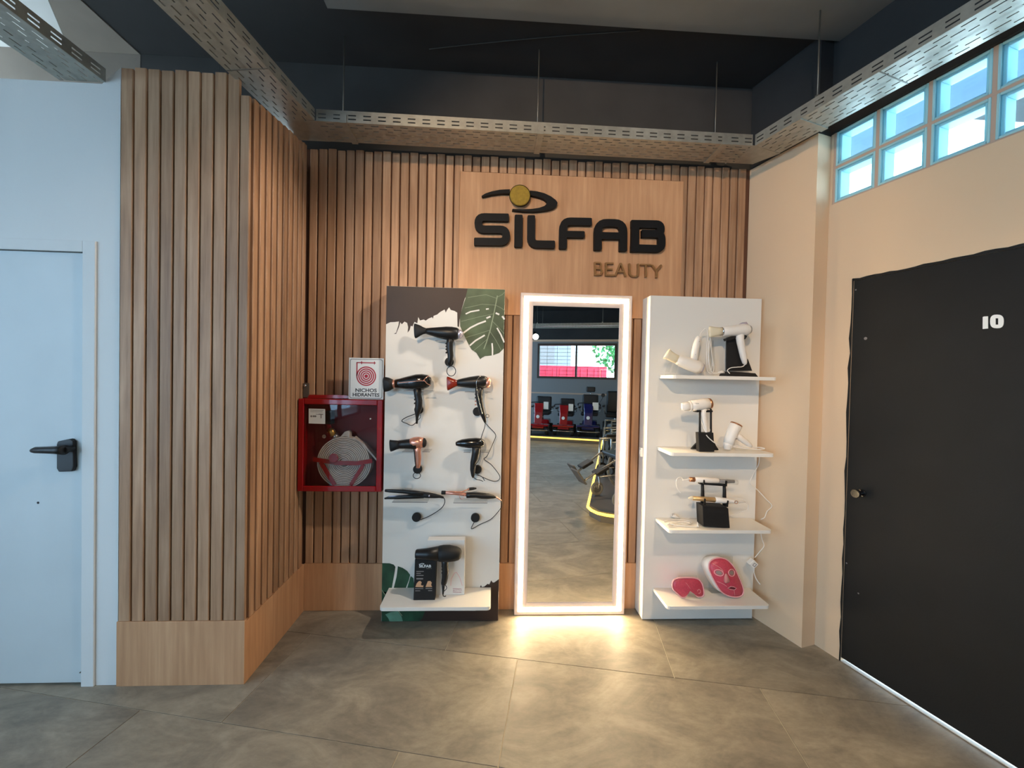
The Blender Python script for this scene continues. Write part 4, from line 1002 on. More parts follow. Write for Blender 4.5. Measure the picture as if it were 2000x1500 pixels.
# ================================================================== RIGHT DISPLAY BOARD
RX0, RX1, RZ1 = 0.962, 1.672, 2.025
rd = empty('display_board', ((RX0+RX1)/2, 2.49, 0), 'plain white display board with four shelves of white styling tools', 'display board')
box('board', RX0, RX1, DY, 2.555, 0.006, RZ1, M_whitep, rd, bevel=0.0015)
SH = (1.534, 1.091, 0.646, 0.205)
for z in SH: shelf(rd, 1.027, 1.640, z)
sw = empty('cable_switch', (0.955, 2.46, 0.96), 'small white inline switch stuck to the side of the shelved board', 'switch')
box('body', RX0-0.017, RX0-0.0002, 2.478, 2.512, 1.015, 1.072, M_wplast, sw, bevel=0.003)
box('rocker', RX0-0.019, RX0-0.0165, 2.488, 2.502, 1.03, 1.057, M_signw, sw, bevel=0.001)
ZA = zoom(1240, 560, 0.15); ZB = zoom(1240, 750, 0.15); ZC = zoom(1240, 900, 0.15); ZD = zoom(1240, 1050, 0.15)
G = 'white styling tools on the shelved board'
YR = 2.330
# -- shelf 1
d = empty('hair_dryer', (px(*ZA(700, 1130), YR).x, YR, SH[0]), 'white hair dryer resting nose up on a clear stand, top shelf', 'hair dryer', G)
loft('nozzle', L(ZA, [(410, 870, 78, .4), (440, 890, 66, .6), (500, 925, 58, .8), (545, 945, 56, 1)]), YR, M_cream_pl, d, sq=2.6)
loft('barrel', L(ZA, [(540, 942, 60), (600, 968, 74), (700, 1005, 84), (800, 1040, 88), (855, 1058, 78)]), YR, M_wplast, d)
loft('end_cap', L(ZA, [(850, 1056, 74), (874, 1064, 66)]), YR, M_lav, d)
loft('handle', L(ZA, [(770, 960, 48), (780, 860, 46), (800, 760, 44), (825, 680, 40), (838, 650, 28)]), YR, M_wplast, d)
for a in ((838, 714), (788, 884)): disc('screw', px(*ZA(*a), YR-0.0205), (0, -1, 0), 0.002, 0.0012, M_grey, d, n=8)
cord('cord', [ZA(840, 650), ZA(870, 590), ZA(910, 550), ZA(945, 575), ZA(960, 700), ZA(945, 900), ZA(965, 1080), ZA(1000, 1125)], YR+0.01, 0.0028, M_wplast, d)
stand = empty('clear_stand', (px(*ZA(450, 1130), YR).x, YR, SH[0]), 'clear acrylic stand under the nose of the white dryer', 'stand')
b0 = px(*ZA(375, 1130), YR); b1 = px(*ZA(560, 1130), YR)
box('base', b0.x, b1.x, YR-0.035, YR+0.035, SH[0]+0.0005, SH[0]+0.004, M_acryl, stand)
ribbon('arm', [[ZA(525, 1120), ZA(545, 1040), ZA(570, 985)]], 3.2, YR-0.02, YR+0.02, M_acryl, stand)
ribbon('arm', [[ZA(440, 1110), ZA(480, 990)]], 2.4, YR-0.02, YR+0.02, M_acryl, stand)
d = empty('cable_bundle', (px(*ZA(1000, 1135), YR).x, YR, SH[0]), 'white coiled power cord hanging between the two dryers on the top shelf', 'cable')
tubes('loops', [[px(*ZA(x_, y_), YR+dy) for x_, y_, dy in pts] for pts in (
    [(970, 600, .0), (940, 760, 0), (935, 950, 0), (945, 1090, 0), (1000, 1128, 0), (1030, 1060, 0), (1005, 900, 0), (985, 740, 0), (975, 610, 0)],
    [(985, 640, .01), (1000, 800, .01), (1010, 960, .01), (990, 1100, .01), (955, 1060, .01), (965, 880, .01), (985, 700, .01)],
    [(970, 700, -.01), (960, 860, -.01), (970, 1010, -.01), (1010, 1118, -.01), (1090, 1125, -.01), (1150, 1118, -.01)])], 0.0028, M_wplast, d)
loft('plug', L(ZA, [(1090, 1122, 14), (1130, 1108, 18), (1165, 1120, 10)]), YR, M_wplast, d)
loft('plastic_sleeve', L(ZA, [(985, 700, 38), (985, 860, 50), (990, 1010, 55), (995, 1110, 50)]), YR, M_acryl, d, dr=0.6)
s2 = empty('dryer_stand', (px(*ZA(1370, 1140), YR).x, YR, SH[0]), 'black tapering dryer stand on the top shelf', 'stand')
poly('back_plate', [ZA(*a) for a in ((1192, 662), (1330, 622), (1345, 720), (1400, 880), (1475, 945), (1530, 1095), (1190, 1095))], YR+0.012, YR+0.020, M_blackm, s2, bevel=0.002)
bz = lambda z: z
extr('foot', [Vector((px(*ZA(1140, 1140), YR).x, YR-0.045, SH[0]+0.0005)), Vector((px(*ZA(1545, 1140), YR).x, YR-0.045, SH[0]+0.0005)), Vector((px(*ZA(1530, 1090), YR).x, YR-0.03, SH[0]+0.022)), Vector((px(*ZA(1190, 1045), YR).x, YR-0.03, SH[0]+0.030))], (0, 0.085, 0), M_blackm, s2, bevel=0.002)
ribbon('cradle', [[ZA(1195, 690), ZA(1300, 655), ZA(1330, 625)]], 5, YR-0.02, YR+0.012, M_blackm, s2)
d = empty('hair_dryer', (px(*ZA(1380, 1000), YR).x, YR, SH[0]+0.03), 'white hair dryer with cream nozzle held by the tapering black stand', 'hair dryer', G)
YR2 = YR-0.022
loft('nozzle', L(ZA, [(968, 588, 76, .35), (1000, 588, 72, .42), (1060, 586, 60, .7), (1125, 582, 52, 1)]), YR2, M_cream_pl, d, sq=2.5)
loft('chrome_ring', L(ZA, [(1120, 582, 58), (1140, 581, 58)]), YR2, M_chrome, d)
loft('barrel', L(ZA, [(1136, 582, 60), (1220, 578, 66), (1320, 570, 74), (1400, 562, 82), (1460, 562, 76), (1490, 562, 58)]), YR2, M_wplast, d)
loft('top_fin', L(ZA, [(1350, 500, 10), (1400, 482, 18), (1440, 475, 20), (1475, 520, 16)]), YR2, M_lav, d, dr=1.3)
loft('rear_ring', L(ZA, [(1484, 562, 60), (1500, 563, 52)]), YR2, M_grey, d)
loft('handle', L(ZA, [(1365, 620, 52), (1375, 720, 48), (1395, 820, 44), (1415, 920, 40), (1430, 990, 30), (1438, 1012, 18)]), YR2, M_wplast, d)
loft('grip_pad', L(ZA, [(1418, 680, 16), (1445, 640, 18)]), YR2-0.012, M_blackm, d)
cord('cord', [ZA(1438, 1010), ZA(1400, 1040), ZA(1330, 1048), ZA(1250, 1056), ZA(1205, 1090), ZA(1235, 1130)], YR2-0.03, 0.0026, M_wplast, d)
# -- shelf 2
YS = 2.318
s3 = empty('dryer_stand', (px(*ZB(935, 865), YS).x, YS, SH[1]), 'black two-post dryer stand on the second shelf', 'stand')
def shelfz(Q, z):
    lo = min(q_.z for q_ in Q)
    return [Vector((q_.x, q_.y, z+0.0006+(q_.z-lo))) for q_ in Q]
extr('base_block', shelfz([px(*ZB(*a), YS-0.06) for a in ((826, 612), (1026, 612), (1038, 862), (838, 862))], SH[1]), (0, 0.035, 0), M_blackm, s3, bevel=0.003)
extr('foot', shelfz([px(*ZB(*a), YS) for a in ((735, 800), (800, 730), (830, 700), (1030, 700), (1060, 760), (1095, 815), (1080, 820), (740, 806))], SH[1]), (0, 0.012, 0), M_blackm, s3, bevel=0.002)
for xx in (846, 990): loft('post', L(ZB, [(xx, 325, 11), (xx, 480, 11), (xx, 640, 12)]), YS-0.045, M_blackm, s3, sq=4, n=12)
for a, b in ((806, 864), (932, 1014)): ribbon('cradle', [[ZB(a, 358), ZB(b, 356)]], 3.4, YS-0.065, YS-0.02, M_blackm, s3)
d = empty('hair_dryer', (px(*ZB(930, 680), YS-0.045).x, YS-0.045, SH[1]+0.05), 'white hair dryer with copper rear ring on the two-post black stand', 'hair dryer', G)
YQ = YS-0.045
loft('nozzle', L(ZB, [(610, 298, 50, .5), (640, 295, 56, .7), (700, 288, 60, 1)]), YQ, M_wplast, d, sq=2.6)
loft('nozzle_collar', L(ZB, [(700, 288, 68), (730, 285, 68)]), YQ, M_wplast, d)
loft('barrel', L(ZB, [(725, 284, 70), (800, 276, 74), (880, 265, 76), (960, 256, 72)]), YQ, M_wplast, d)
loft('rear_ring', L(ZB, [(955, 257, 74), (985, 252, 68), (1000, 250, 50)]), YQ, M_copper, d)
loft('handle', L(ZB, [(895, 320, 44), (895, 400, 38), (905, 490, 36), (920, 570, 28), (930, 620, 18), (930, 668, 11)]), YQ, M_wplast, d)
text('lettering', 'SILFAB', (lambda a, b: px(*ZB(812, 258), YQ-0.036)+Vector((a, 0, b))), 0.007, (0, 0.0006, 0), M_grey, d)
ringloop('hanging_ring', ZB, 960, 600, 20, 24, YQ, M_wplast, d, r=0.0014)
cord('cord', [ZB(930, 665), ZB(960, 700), ZB(1020, 752), ZB(1100, 802)], YQ-0.02, 0.0028, M_wplast, d)
d = empty('hair_dryer', (px(*ZB(1240, 855), YQ).x, YQ, SH[1]), 'small white hair dryer standing on its nozzle, second shelf', 'hair dryer', G)
loft('nozzle', L(ZB, [(1205, 850, 48, .6), (1212, 800, 56, .9), (1218, 770, 60, 1)]), YQ, M_wplast, d, sq=2.5)
loft('barrel', L(ZB, [(1215, 780, 64), (1235, 720, 70), (1270, 630, 74), (1310, 550, 76), (1322, 524, 72)]), YQ, M_wplast, d)
loft('rear_ring', L(ZB, [(1316, 536, 76), (1326, 516, 76)]), YQ, M_copper, d)
loft('handle', L(ZB, [(1320, 660, 36), (1380, 710, 40), (1440, 755, 38), (1500, 800, 30), (1520, 815, 18)]), YQ+0.004, M_wplast, d)
disc('switch', px(*ZB(1318, 714), YQ-0.034), (0, -1, 0), 0.004, 0.003, M_grey, d, n=12)
cord('cord', [ZB(1510, 815), ZB(1440, 818), ZB(1300, 805), ZB(1290, 818), ZB(1450, 840), ZB(1600, 850), ZB(1690, 842), ZB(1640, 828), ZB(1520, 822)], YQ, 0.003, M_wplast, d)
# -- shelf 3
YT = 2.30
s4 = empty('styler_stand', (px(*ZC(1060, 860), YT).x, YT, SH[2]), 'black double styler stand with four hooks on the third shelf', 'stand')
extr('base_block', shelfz([px(*ZC(*a), YT-0.045) for a in ((880, 575), (1190, 590), (1220, 612), (1240, 868), (1160, 866), (892, 846))], SH[2]), (0, 0.075, 0), M_blackm, s4, bevel=0.003)
extr('side_wing', shelfz([px(*ZC(*a), YT+0.02) for a in ((835, 640), (890, 610), (890, 730), (838, 722))], SH[2]+0.03), (0, 0.02, 0), M_blackm, s4)
for x0, x1 in ((880, 882), (1162, 1166)): loft('post', L(ZC, [(x0, 300, 16), (x1, 400, 19), (x1, 590, 22)]), YT+0.012, M_blackm, s4, sq=4, n=12)
ribbon('cross_bar', [[ZC(850, 296), ZC(1200, 322)]], 3.8, YT-0.005, YT+0.02, M_blackm, s4)
for (a, b) in (((902, 250), (905, 300)), ((1196, 262), (1192, 320)), ((916, 495), (912, 580)), ((1215, 520), (1205, 600))):
    ribbon('hook', [[ZC(*a), ZC(*b)]], 2.6, YT-0.030, YT-0.022, M_blackm, s4)
    ribbon('hook_arm', [[ZC(b[0]-8, b[1]-4), ZC(b[0]+6, b[1]-4)]], 2.0, YT-0.0215, YT+0.004, M_blackm, s4)
d = empty('styling_brush', (px(*ZC(1000, 285), YT).x, YT-0.012, SH[2]+0.17), 'white hot air brush with copper collar on the upper hooks', 'styling brush', G)
YU = YT-0.011
loft('tail', L(ZC, [(625, 250, 5), (680, 244, 10), (716, 240, 16)]), YU, M_wplast, d)
loft('collar', L(ZC, [(712, 241, 30), (778, 244, 32)]), YU, M_copper, d)
loft('body', L(ZC, [(776, 245, 34), (900, 250, 37), (1076, 258, 36), (1090, 260, 28)]), YU, M_wplast, d)
loft('brush_head', L(ZC, [(1084, 262, 24), (1200, 268, 24), (1294, 270, 20)]), YU, M_grey, d)
loft('clear_sleeve', L(ZC, [(1190, 270, 36), (1332, 282, 34)]), YU, M_acryl, d)
cord('cord', [ZC(635, 250), ZC(600, 216), ZC(552, 232), ZC(538, 290), ZC(555, 360), ZC(600, 420)], YU+0.04, 0.002, M_wplast, d)
d = empty('curling_iron', (px(*ZC(1000, 545), YT).x, YT-0.012, SH[2]+0.1), 'slim curling wand with champagne barrel and white handle on the lower hooks', 'curling iron', G)
loft('tip', L(ZC, [(700, 487, 10), (730, 484, 20), (752, 484, 26)]), YU, M_cream_pl, d)
loft('barrel', L(ZC, [(748, 486, 28), (900, 498, 32), (1044, 508, 34)]), YU, mat('champagne_metal', S(214, 178, 128), 0.3, metal=0.6), d)
loft('handle', L(ZC, [(1040, 508, 40), (1120, 514, 40), (1200, 520, 34), (1300, 530, 24), (1440, 537, 10)]), YU, M_wplast, d)
ringloop('copper_ring', ZC, 1320, 540, 22, 20, YU-0.014, M_copper, d, r=0.0016)
cord('cord', [ZC(1435, 537), ZC(1478, 570), ZC(1470, 625), ZC(1440, 652), ZC(1330, 682), ZC(1240, 718)], YU+0.01, 0.0024, M_wplast, d)
cord('cord', [ZC(1230, 478), ZC(1330, 490), ZC(1440, 515), ZC(1482, 570), ZC(1470, 640)], YU+0.02, 0.0018, M_wplast, d)
d = empty('cable_bundle', (px(*ZC(600, 830), 2.28).x, 2.28, SH[2]), 'white tied power cord lying beside the double styler stand', 'cable')
zc_ = SH[2]+0.004
fl = lambda pts, h=0: [pz(*ZC(a, b), zc_+h) for a, b in pts]
tubes('loops', [fl([(385, 790), (450, 770), (580, 765), (700, 780), (742, 805), (690, 825), (560, 815), (430, 838)]), fl([(420, 830), (520, 800), (640, 792), (720, 815), (620, 840), (500, 830), (430, 800)], 0.005), fl([(440, 860), (560, 850), (700, 855), (810, 858), (830, 830)]), fl([(700, 745), (800, 742), (850, 740), (878, 760)])], 0.0026, M_wplast, d)
loft('plug_pin', L(ZC, [(812, 795, 4), (818, 830, 9), (822, 858, 14)]), 2.26, M_wplast, d)
d = empty('power_plug', pz(*ZC(530, 745), SH[2]+0.0), 'small white power plug at the back of the third shelf', 'plug')
pc = pz(*ZC(540, 735), SH[2]+0.012)
loft('body', L(ZC, [(485, 708, 22), (520, 718, 26), (560, 738, 12), (590, 748, 6)]), pc.y, M_wplast, d)
boxes('pins', [(pc.x-0.030, pc.x-0.027, pc.y-0.01, pc.y-0.007, pc.z+0.012, pc.z+0.026), (pc.x-0.022, pc.x-0.019, pc.y-0.01, pc.y-0.007, pc.z+0.014, pc.z+0.028)], M_grey, d)
# -- cable and adapter down the right hand side
d = empty('power_adapter', px(1474, 1140, 2.37), 'white plug adapter and cable hanging down beside the right edge of the shelved board', 'power adapter')
YC = 2.40
cord('cable', [(*ZB(1622, 945), 2.385), (*ZB(1612, 1040), YC), (*ZC(1560, 150), YC), (*ZC(1500, 288), YC), (*ZC(1600, 382), YC), (*ZC(1700, 490), YC-0.03), (*ZC(1785, 585), 2.35), (*ZC(1720, 660), 2.35), (*ZC(1690, 735), 2.35), (*ZC(1640, 764), 2.36)], YC, 0.0024, M_wplast, d)
cord('cable', [(*ZC(1636, 925), 2.36), (*ZC(1655, 1020), 2.37), (*ZC(1680, 1110), 2.37), (*ZC(1620, 1190), 2.37), (*ZC(1560, 1262), 2.37)], YC, 0.0024, M_wplast, d)
poly('adapter', [ZD(*a) for a in ((1492, 350), (1556, 292), (1612, 352), (1550, 412))], 2.350, 2.385, M_wplast, d, bevel=0.003)
ringmesh('socket_face', [(px(*ZD(*a), 2.349).x, px(*ZD(*a), 2.349).z) for a in ((1530, 362), (1556, 330), (1590, 350), (1560, 384))], [(px(*ZD(*a), 2.349).x, px(*ZD(*a), 2.349).z) for a in ((1538, 360), (1557, 338), (1580, 351), (1559, 374))], 2.3485, 2.350, M_grey, d)
cord('cable', [(*ZD(1552, 405), 2.37), (*ZD(1550, 450), 2.375), (*ZD(1572, 520), 2.375), (*ZD(1600, 570), 2.37), (*ZD(1632, 612), 2.36)], YC, 0.0035, M_wplast, d)
# -- shelf 4: pink light masks
ol = catmull([ZD(*a)+(0,) for a in ((492, 640), (500, 590), (530, 556), (600, 538), (700, 534), (800, 540), (856, 566), (888, 620), (900, 690), (896, 745), (862, 770), (812, 764), (775, 725), (745, 700), (705, 698), (680, 720), (668, 755), (640, 778), (596, 768), (540, 715), (505, 680), (492, 640))], 3)[:-1]
ol = [(p_.x, p_.y) for p_ in ol]
YE = 2.300
d = empty('eye_mask', (px(*ZD(700, 775), YE).x, YE, SH[3]), 'pink silicone eye mask leaning on the bottom shelf', 'eye mask')
low = min(px(u, v, YE).z for u, v in ol)
dome('shell', ol, YE, 0.022, M_pink, d, lean=0.12)
zb_ = low
tube('rim', [px(u, v, YE)+Vector((0, 0.12*(px(u, v, YE).z-zb_)-0.002, 0)) for u, v in ol], 0.0042, M_pinkl, d, closed=True)
ringloop('button_ring', ZD, 835, 700, 22, 26, YE-0.010, M_pinkl, d, r=0.0012)
cord('seam', [(*ZD(660, 585), YE-0.010), (*ZD(690, 620), YE-0.016), (*ZD(722, 665), YE-0.014)], YE, 0.0009, M_pinkl, d)
e0 = px(*ZD(560, 500), 2.36); e1 = px(*ZD(800, 500), 2.36)
stn = empty('clear_stand', ((e0.x+e1.x)/2, 2.34, SH[3]), 'clear acrylic plate behind the pink eye mask', 'stand')
box('plate', e0.x, e1.x, 2.352, 2.355, SH[3]+0.0005, SH[3]+0.115, M_acryl, stn)
box('foot', e0.x, e1.x, 2.30, 2.352, SH[3]+0.0005, SH[3]+0.003, M_acryl, stn)
fo = catmull([ZD(*a)+(0,) for a in ((995, 430), (1005, 370), (1045, 328), (1110, 305), (1190, 305), (1260, 335), (1325, 410), (1370, 510), (1405, 610), (1420, 690), (1400, 748), (1340, 772), (1260, 768), (1180, 742), (1115, 690), (1062, 600), (1020, 510), (995, 430))], 3)[:-1]
fo = [(p_.x, p_.y) for p_ in fo]
d = empty('face_mask', (px(*ZD(1250, 770), YE).x, YE, SH[3]), 'pink light therapy face mask with white side leaning on the bottom shelf', 'face mask')
low = min(px(u, v, YE).z for u, v in fo)
dome('shell', fo, YE, 0.034, M_pink, d, lean=0.18)
c_ = sum((Vector(a) for a in fo), Vector((0, 0)))/len(fo)
fo2 = [(c_.x+(a-c_.x)*1.02-6.5, c_.y+(b-c_.y)*0.99+0.5) for a, b in fo]
Q1 = [px(u, v, YE)+Vector((0, 0.18*(px(u, v, YE).z-low)+0.002, 0)) for u, v in fo]; Q2 = [px(u, v, YE)+Vector((0, 0.18*(px(u, v, YE).z-low)+0.045, 0)) for u, v in fo2]
n = len(Q1); mk('side_shell', Q1+Q2, [(i, (i+1) % n, n+(i+1) % n, n+i) for i in range(n)]+[tuple(range(n)), tuple(range(2*n-1, n-1, -1))], M_wplast, d, smooth=True)
tube('rim', [q_+Vector((0, -0.003, 0)) for q_ in Q1], 0.004, M_pinkl, d, closed=True)
def radial(u, v, O, c):
    """how far from the centre (0) to the outline (1) a photo point lies"""
    p_ = Vector((u, v))-c; best = 1e9
    if p_.length < 1e-6: return 0.0
    for i in range(len(O)):
        a_ = Vector(O[i-1])-c; b_ = Vector(O[i])-c; e_ = b_-a_
        den = p_.x*e_.y-p_.y*e_.x
        if abs(den) < 1e-9: continue
        t_ = (a_.x*e_.y-a_.y*e_.x)/den; q_ = (a_.x*p_.y-a_.y*p_.x)/den
        if t_ > 0 and -0.001 <= q_ <= 1.001: best = min(best, t_)
    return min(1.0, 1.0/best)
def onface(x_, y_, off):
    u, v = ZD(x_, y_); yy = YE
    for _ in range(3):
        q_ = px(u, v, YE); r_ = radial(u, v, fo, c_)
        yy = YE-0.034*(1-r_*r_)+0.18*(q_.z-low)-off
    q_ = px(u, v, YE); return Vector((q_.x, yy, q_.z))
for ex in (1097, 1264):
    pts = [onface(ex+50*math.cos(2*math.pi*i/20), 460+36*math.sin(2*math.pi*i/20), 0.001) for i in range(20)]
    tube('eye_rim', pts, 0.0026, M_pinkl, d, closed=True)
    pts = [onface(ex+36*math.cos(2*math.pi*i/20), 460+24*math.sin(2*math.pi*i/20), 0.0012) for i in range(20)]
    extr('eye_opening', pts, (0, 0.0008, 0), mat('grey_lens', S(150, 130, 122), 0.4), d)
loft('nose', L(ZD, [(1186, 470, 12, .8), (1190, 520, 30, .9), (1198, 565, 42, .8), (1204, 585, 30, .5)]), onface(1195, 540, 0).y-0.0, mat('clear_pink_nose', S(196, 128, 124), 0.35), d)
mo = [onface(*a, 0.0016) for a in ((1190, 640), (1225, 615), (1265, 622), (1300, 640), (1275, 662), (1225, 656))]
extr('mouth', mo, (0, 0.0008, 0), mat('dark_mouth', S(110, 34, 44), 0.5), d)
tube('mouth_rim', mo, 0.0018, M_pinkl, d, closed=True)
for pts in ([(1045, 365), (1090, 385), (1130, 410), (1152, 440)], [(1075, 578), (1130, 590), (1180, 620)], [(1270, 670), (1280, 700), (1292, 745)]):
    tube('seam', [onface(*a, 0.001) for a in pts], 0.0011, M_pinkl, d)
e0 = px(*ZD(975, 245), 2.39); e1 = px(*ZD(1280, 245), 2.39)
stn = empty('clear_stand', ((e0.x+e1.x)/2, 2.38, SH[3]), 'clear acrylic plate behind the pink face mask', 'stand')
box('plate', e0.x, e1.x, 2.392, 2.395, SH[3]+0.0005, e0.z, M_acryl, stn)
box('foot', e0.x, e1.x, 2.36, 2.392, SH[3]+0.0005, SH[3]+0.003, M_acryl, stn)

# ================================================================== REST OF THE SHOP (seen in the mirror)
# LED edging of the platforms
def led_run(pts, label):
    tube('led_edging', [Vector((a, b, 0.095)) for a, b in pts], 0.016, M_ledy, n=8, smooth_path=False, label=label, cat='LED strip', group='LED edging of the platforms')
led_run([(1.40, 0.972), (1.31, 0.965), (1.21, 0.925), (1.13, 0.865), (1.085, 0.77), (1.072, 0.66), (2.545, -4.05)], 'yellow glowing LED edging along the wheelchair platform, seen in the mirror')
led_run([(2.50, -4.066), (0.2, -4.75), (-2.95, -5.68)], 'yellow glowing LED edging along the scooter platform, seen in the mirror')
# ceiling trays near the rear wall
def far_tray(xa, xb, y_off, z, label):
    a = RW.p(sR(xb), y_off, 0); b = RW.p(sR(xa), y_off, 0)
    cable_tray((a.x, a.y), (b.x, b.y), 0.18, z, 0.06, label, rods=((1.0, 0.09), (2.6, 0.09)), inner=1)
far_tray(-2.0, 4.0, 1.55, 2.80, 'nearer of two pale cable trays near the ceiling in the mirror')
far_tray(-2.0, 4.0, 0.75, 2.86, 'farther of two pale cable trays near the ceiling in the mirror')
RW.box('conduit_rail', (sR(4.0), sR(-3.0), 0.062, 0.10, 2.545, 2.60), mat('warm_conduit', S(206, 176, 150), 0.4, metal=0.3), label='tan trunking above the barred rear window in the mirror', cat='trunking')
# spot lamps
def spot_fixture(loc, target, label, power, col, size=1.3):
    loc = Vector(loc); dv = (Vector(target)-loc).normalized()
    r = empty('spot_lamp', loc, label, 'spot lamp', 'ceiling spot lamps')
    disc('housing', loc-dv*0.13, dv, 0.042, 0.12, M_black, r, r2=0.046)
    disc('lens', loc-dv*0.0105, dv, 0.038, 0.008, M_bulb, r)
    tube('stem', [loc-dv*0.08, Vector((loc.x, loc.y, 3.43))], 0.008, M_black, r, smooth_path=False)
    spot_light('spot_beam', loc+dv*0.02, target, power, col, size)
WARM = (1.0, 0.71, 0.44)
spot_fixture((-0.80, -1.60, 3.30), (0.66, 2.56, 2.12), 'black ceiling spot aimed at the sign wall', 350, WARM, 0.80)
spot_fixture((1.15, 1.30, 3.28), (-1.17, 2.02, 1.25), 'unseen black ceiling spot added to brighten the slatted return', 165, (1.0, 0.86, 0.72), 1.0)  # added lamp, out of view, lifts the return slats
spot_fixture((1.10, -0.20, 3.28), (1.50, 1.25, 0.2), 'unseen black ceiling spot added to brighten the floor beside the black door', 140, WARM, 1.3)  # added warm lamp, out of view, lifts the right floor
spot_fixture((1.0, -4.55, 2.50), (1.6, -2.5, 0.3), 'black ceiling spot glowing in the upper left of the mirror', 60, (1, 0.95, 0.88), 1.6)

# mobility scooters
def scooter(x, y, rz, m, label, big=False, s=1.0):
    R = empty('mobility_scooter', (x, y, 0.1155), label, 'scooter', 'mobility scooters on the platform', rz=rz); R.scale = (s, s, s)
    K = dict(local=True)
    for sx in (-1, 1):
        for yy in (0.42, -0.40):
            w = disc('wheel', (sx*0.24-0.045, yy, 0.125), (1, 0, 0), 0.125, 0.09, M_tyre, R, **K)
            disc('hub', (sx*0.24-0.05 if sx < 0 else sx*0.24+0.046, yy, 0.125), (1, 0, 0), 0.06, 0.006, M_steel, w, n=16, **K)
    box('deck', -0.2, 0.2, -0.55, 0.42, 0.13, 0.18, M_vinyl, R, bevel=0.02, **K)
    prism('rear_shroud', [(-0.2, -0.58), (0.2, -0.58), (0.2, -0.18), (-0.2, -0.18)], 0.18, 0.36, m, R, bevel=0.04, **K)
    boxes('front_fender', [(-0.30, 0.30, 0.30, 0.56, 0.25, 0.30), (-0.16, 0.16, 0.30, 0.50, 0.18, 0.26)], m, R, bevel=0.03, **K)
    tube('bumper', [(-0.28, 0.50, 0.14), (-0.24, 0.60, 0.15), (0, 0.63, 0.15), (0.24, 0.60, 0.15), (0.28, 0.50, 0.14)], 0.012, M_steel, R, **K)
    tube('tiller', [(0, 0.42, 0.24), (0, 0.36, 0.6), (0, 0.27, 0.86)], 0.035, M_vinyl, R, **K)
    mk('tiller_shroud', [(a*w_, b, c) for (b, c, w_) in ((0.50, 0.30, 0.11), (0.44, 0.62, 0.10), (0.36, 0.86, 0.13), (0.26, 0.84, 0.12), (0.36, 0.45, 0.08)) for a in (-1, 1)], [(0, 1, 3, 2), (2, 3, 5, 4), (4, 5, 7, 6), (6, 7, 9, 8), (8, 9, 1, 0), (0, 2, 4, 6, 8), (9, 7, 5, 3, 1)], m, R, bevel=0.015, **K)
    tube('handlebar', [(-0.29, 0.16, 0.80), (-0.26, 0.26, 0.86), (0, 0.30, 0.88), (0.26, 0.26, 0.86), (0.29, 0.16, 0.80)], 0.016, M_vinyl, R, **K)
    disc('headlight', (0, 0.49, 0.50), (0, 1, 0.15), 0.045, 0.015, M_signw, R, n=18, **K)
    box('seat', -0.23, 0.23, -0.50, -0.04, 0.50, 0.60, M_vinyl, R, bevel=0.035, **K)
    tube('seat_post', [(0, -0.28, 0.34), (0, -0.28, 0.51)], 0.03, M_steel, R, smooth_path=False, **K)
    bk = box('backrest', -0.22, 0.22, -0.56, -0.46, 0.58, 1.02 if not big else 1.08, M_vinyl, R, bevel=0.04, **K)
    for sx in (-1, 1):
        box('armrest', sx*0.28-0.03, sx*0.28+0.03, -0.46, -0.10, 0.70, 0.745, M_vinyl, R, bevel=0.012, **K)
        tube('arm_support', [(sx*0.20, -0.46, 0.60), (sx*0.28, -0.44, 0.62), (sx*0.28, -0.42, 0.71)], 0.011, M_steel, R, **K)
    if big:
        box('headrest', -0.13, 0.13, -0.58, -0.50, 1.14, 1.30, M_vinyl, R, bevel=0.035, **K)
        tube('headrest_post', [(0, -0.53, 1.0), (0, -0.54, 1.18)], 0.012, M_steel, R, smooth_path=False, **K)
        tube('wing_mirror_stalk', [(0.25, 0.27, 0.86), (0.33, 0.27, 0.98), (0.35, 0.25, 1.05)], 0.006, M_vinyl, R, **K)
        disc('wing_mirror', (0.36, 0.27, 1.09), (0, 1, 0), 0.05, 0.015, M_vinyl, R, **K)
    box('price_tag', 0.10 if big else 0.13, 0.25 if big else 0.26, 0.372, 0.376, 0.70, 0.90, M_tag, R, **K)
    return R
scooter(1.24, -5.08, 0.29, M_scr, 'red mobility scooter with a paper price tag, leftmost in the mirror', s=0.9)
scooter(1.84, -4.98, 0.29, M_scr, 'low dark red mobility scooter in the middle of the mirror row', s=0.86)
scooter(2.42, -4.86, 0.29, M_scb, 'dark blue mobility scooter in front of a high black headrest', big=True, s=0.92)
# power chair behind the blue scooter
pc_ = empty('power_wheelchair', (3.06, -4.78, 0.1155), 'black power wheelchair at the right end of the scooter row in the mirror', 'wheelchair', rz=0.29)
K = dict(local=True)
for sx in (-1, 1):
    w = disc('wheel', (sx*0.27-0.04, -0.1, 0.17), (1, 0, 0), 0.17, 0.08, M_tyre, pc_, **K); disc('hub', (sx*0.27-0.045 if sx < 0 else sx*0.27+0.041, -0.1, 0.17), (1, 0, 0), 0.08, 0.006, M_steel, w, **K)
    disc('castor', (sx*0.24-0.02, 0.35, 0.08), (1, 0, 0), 0.08, 0.04, M_tyre, pc_, **K)
    box('armrest', sx*0.29-0.035, sx*0.29+0.035, -0.25, 0.12, 0.70, 0.75, M_vinyl, pc_, bevel=0.012, **K)
    tube('arm_support', [(sx*0.25, -0.22, 0.5), (sx*0.29, -0.22, 0.71)], 0.012, M_steel, pc_, smooth_path=False, **K)
box('base', -0.22, 0.22, -0.35, 0.30, 0.12, 0.36, M_vinyl, pc_, bevel=0.03, **K)
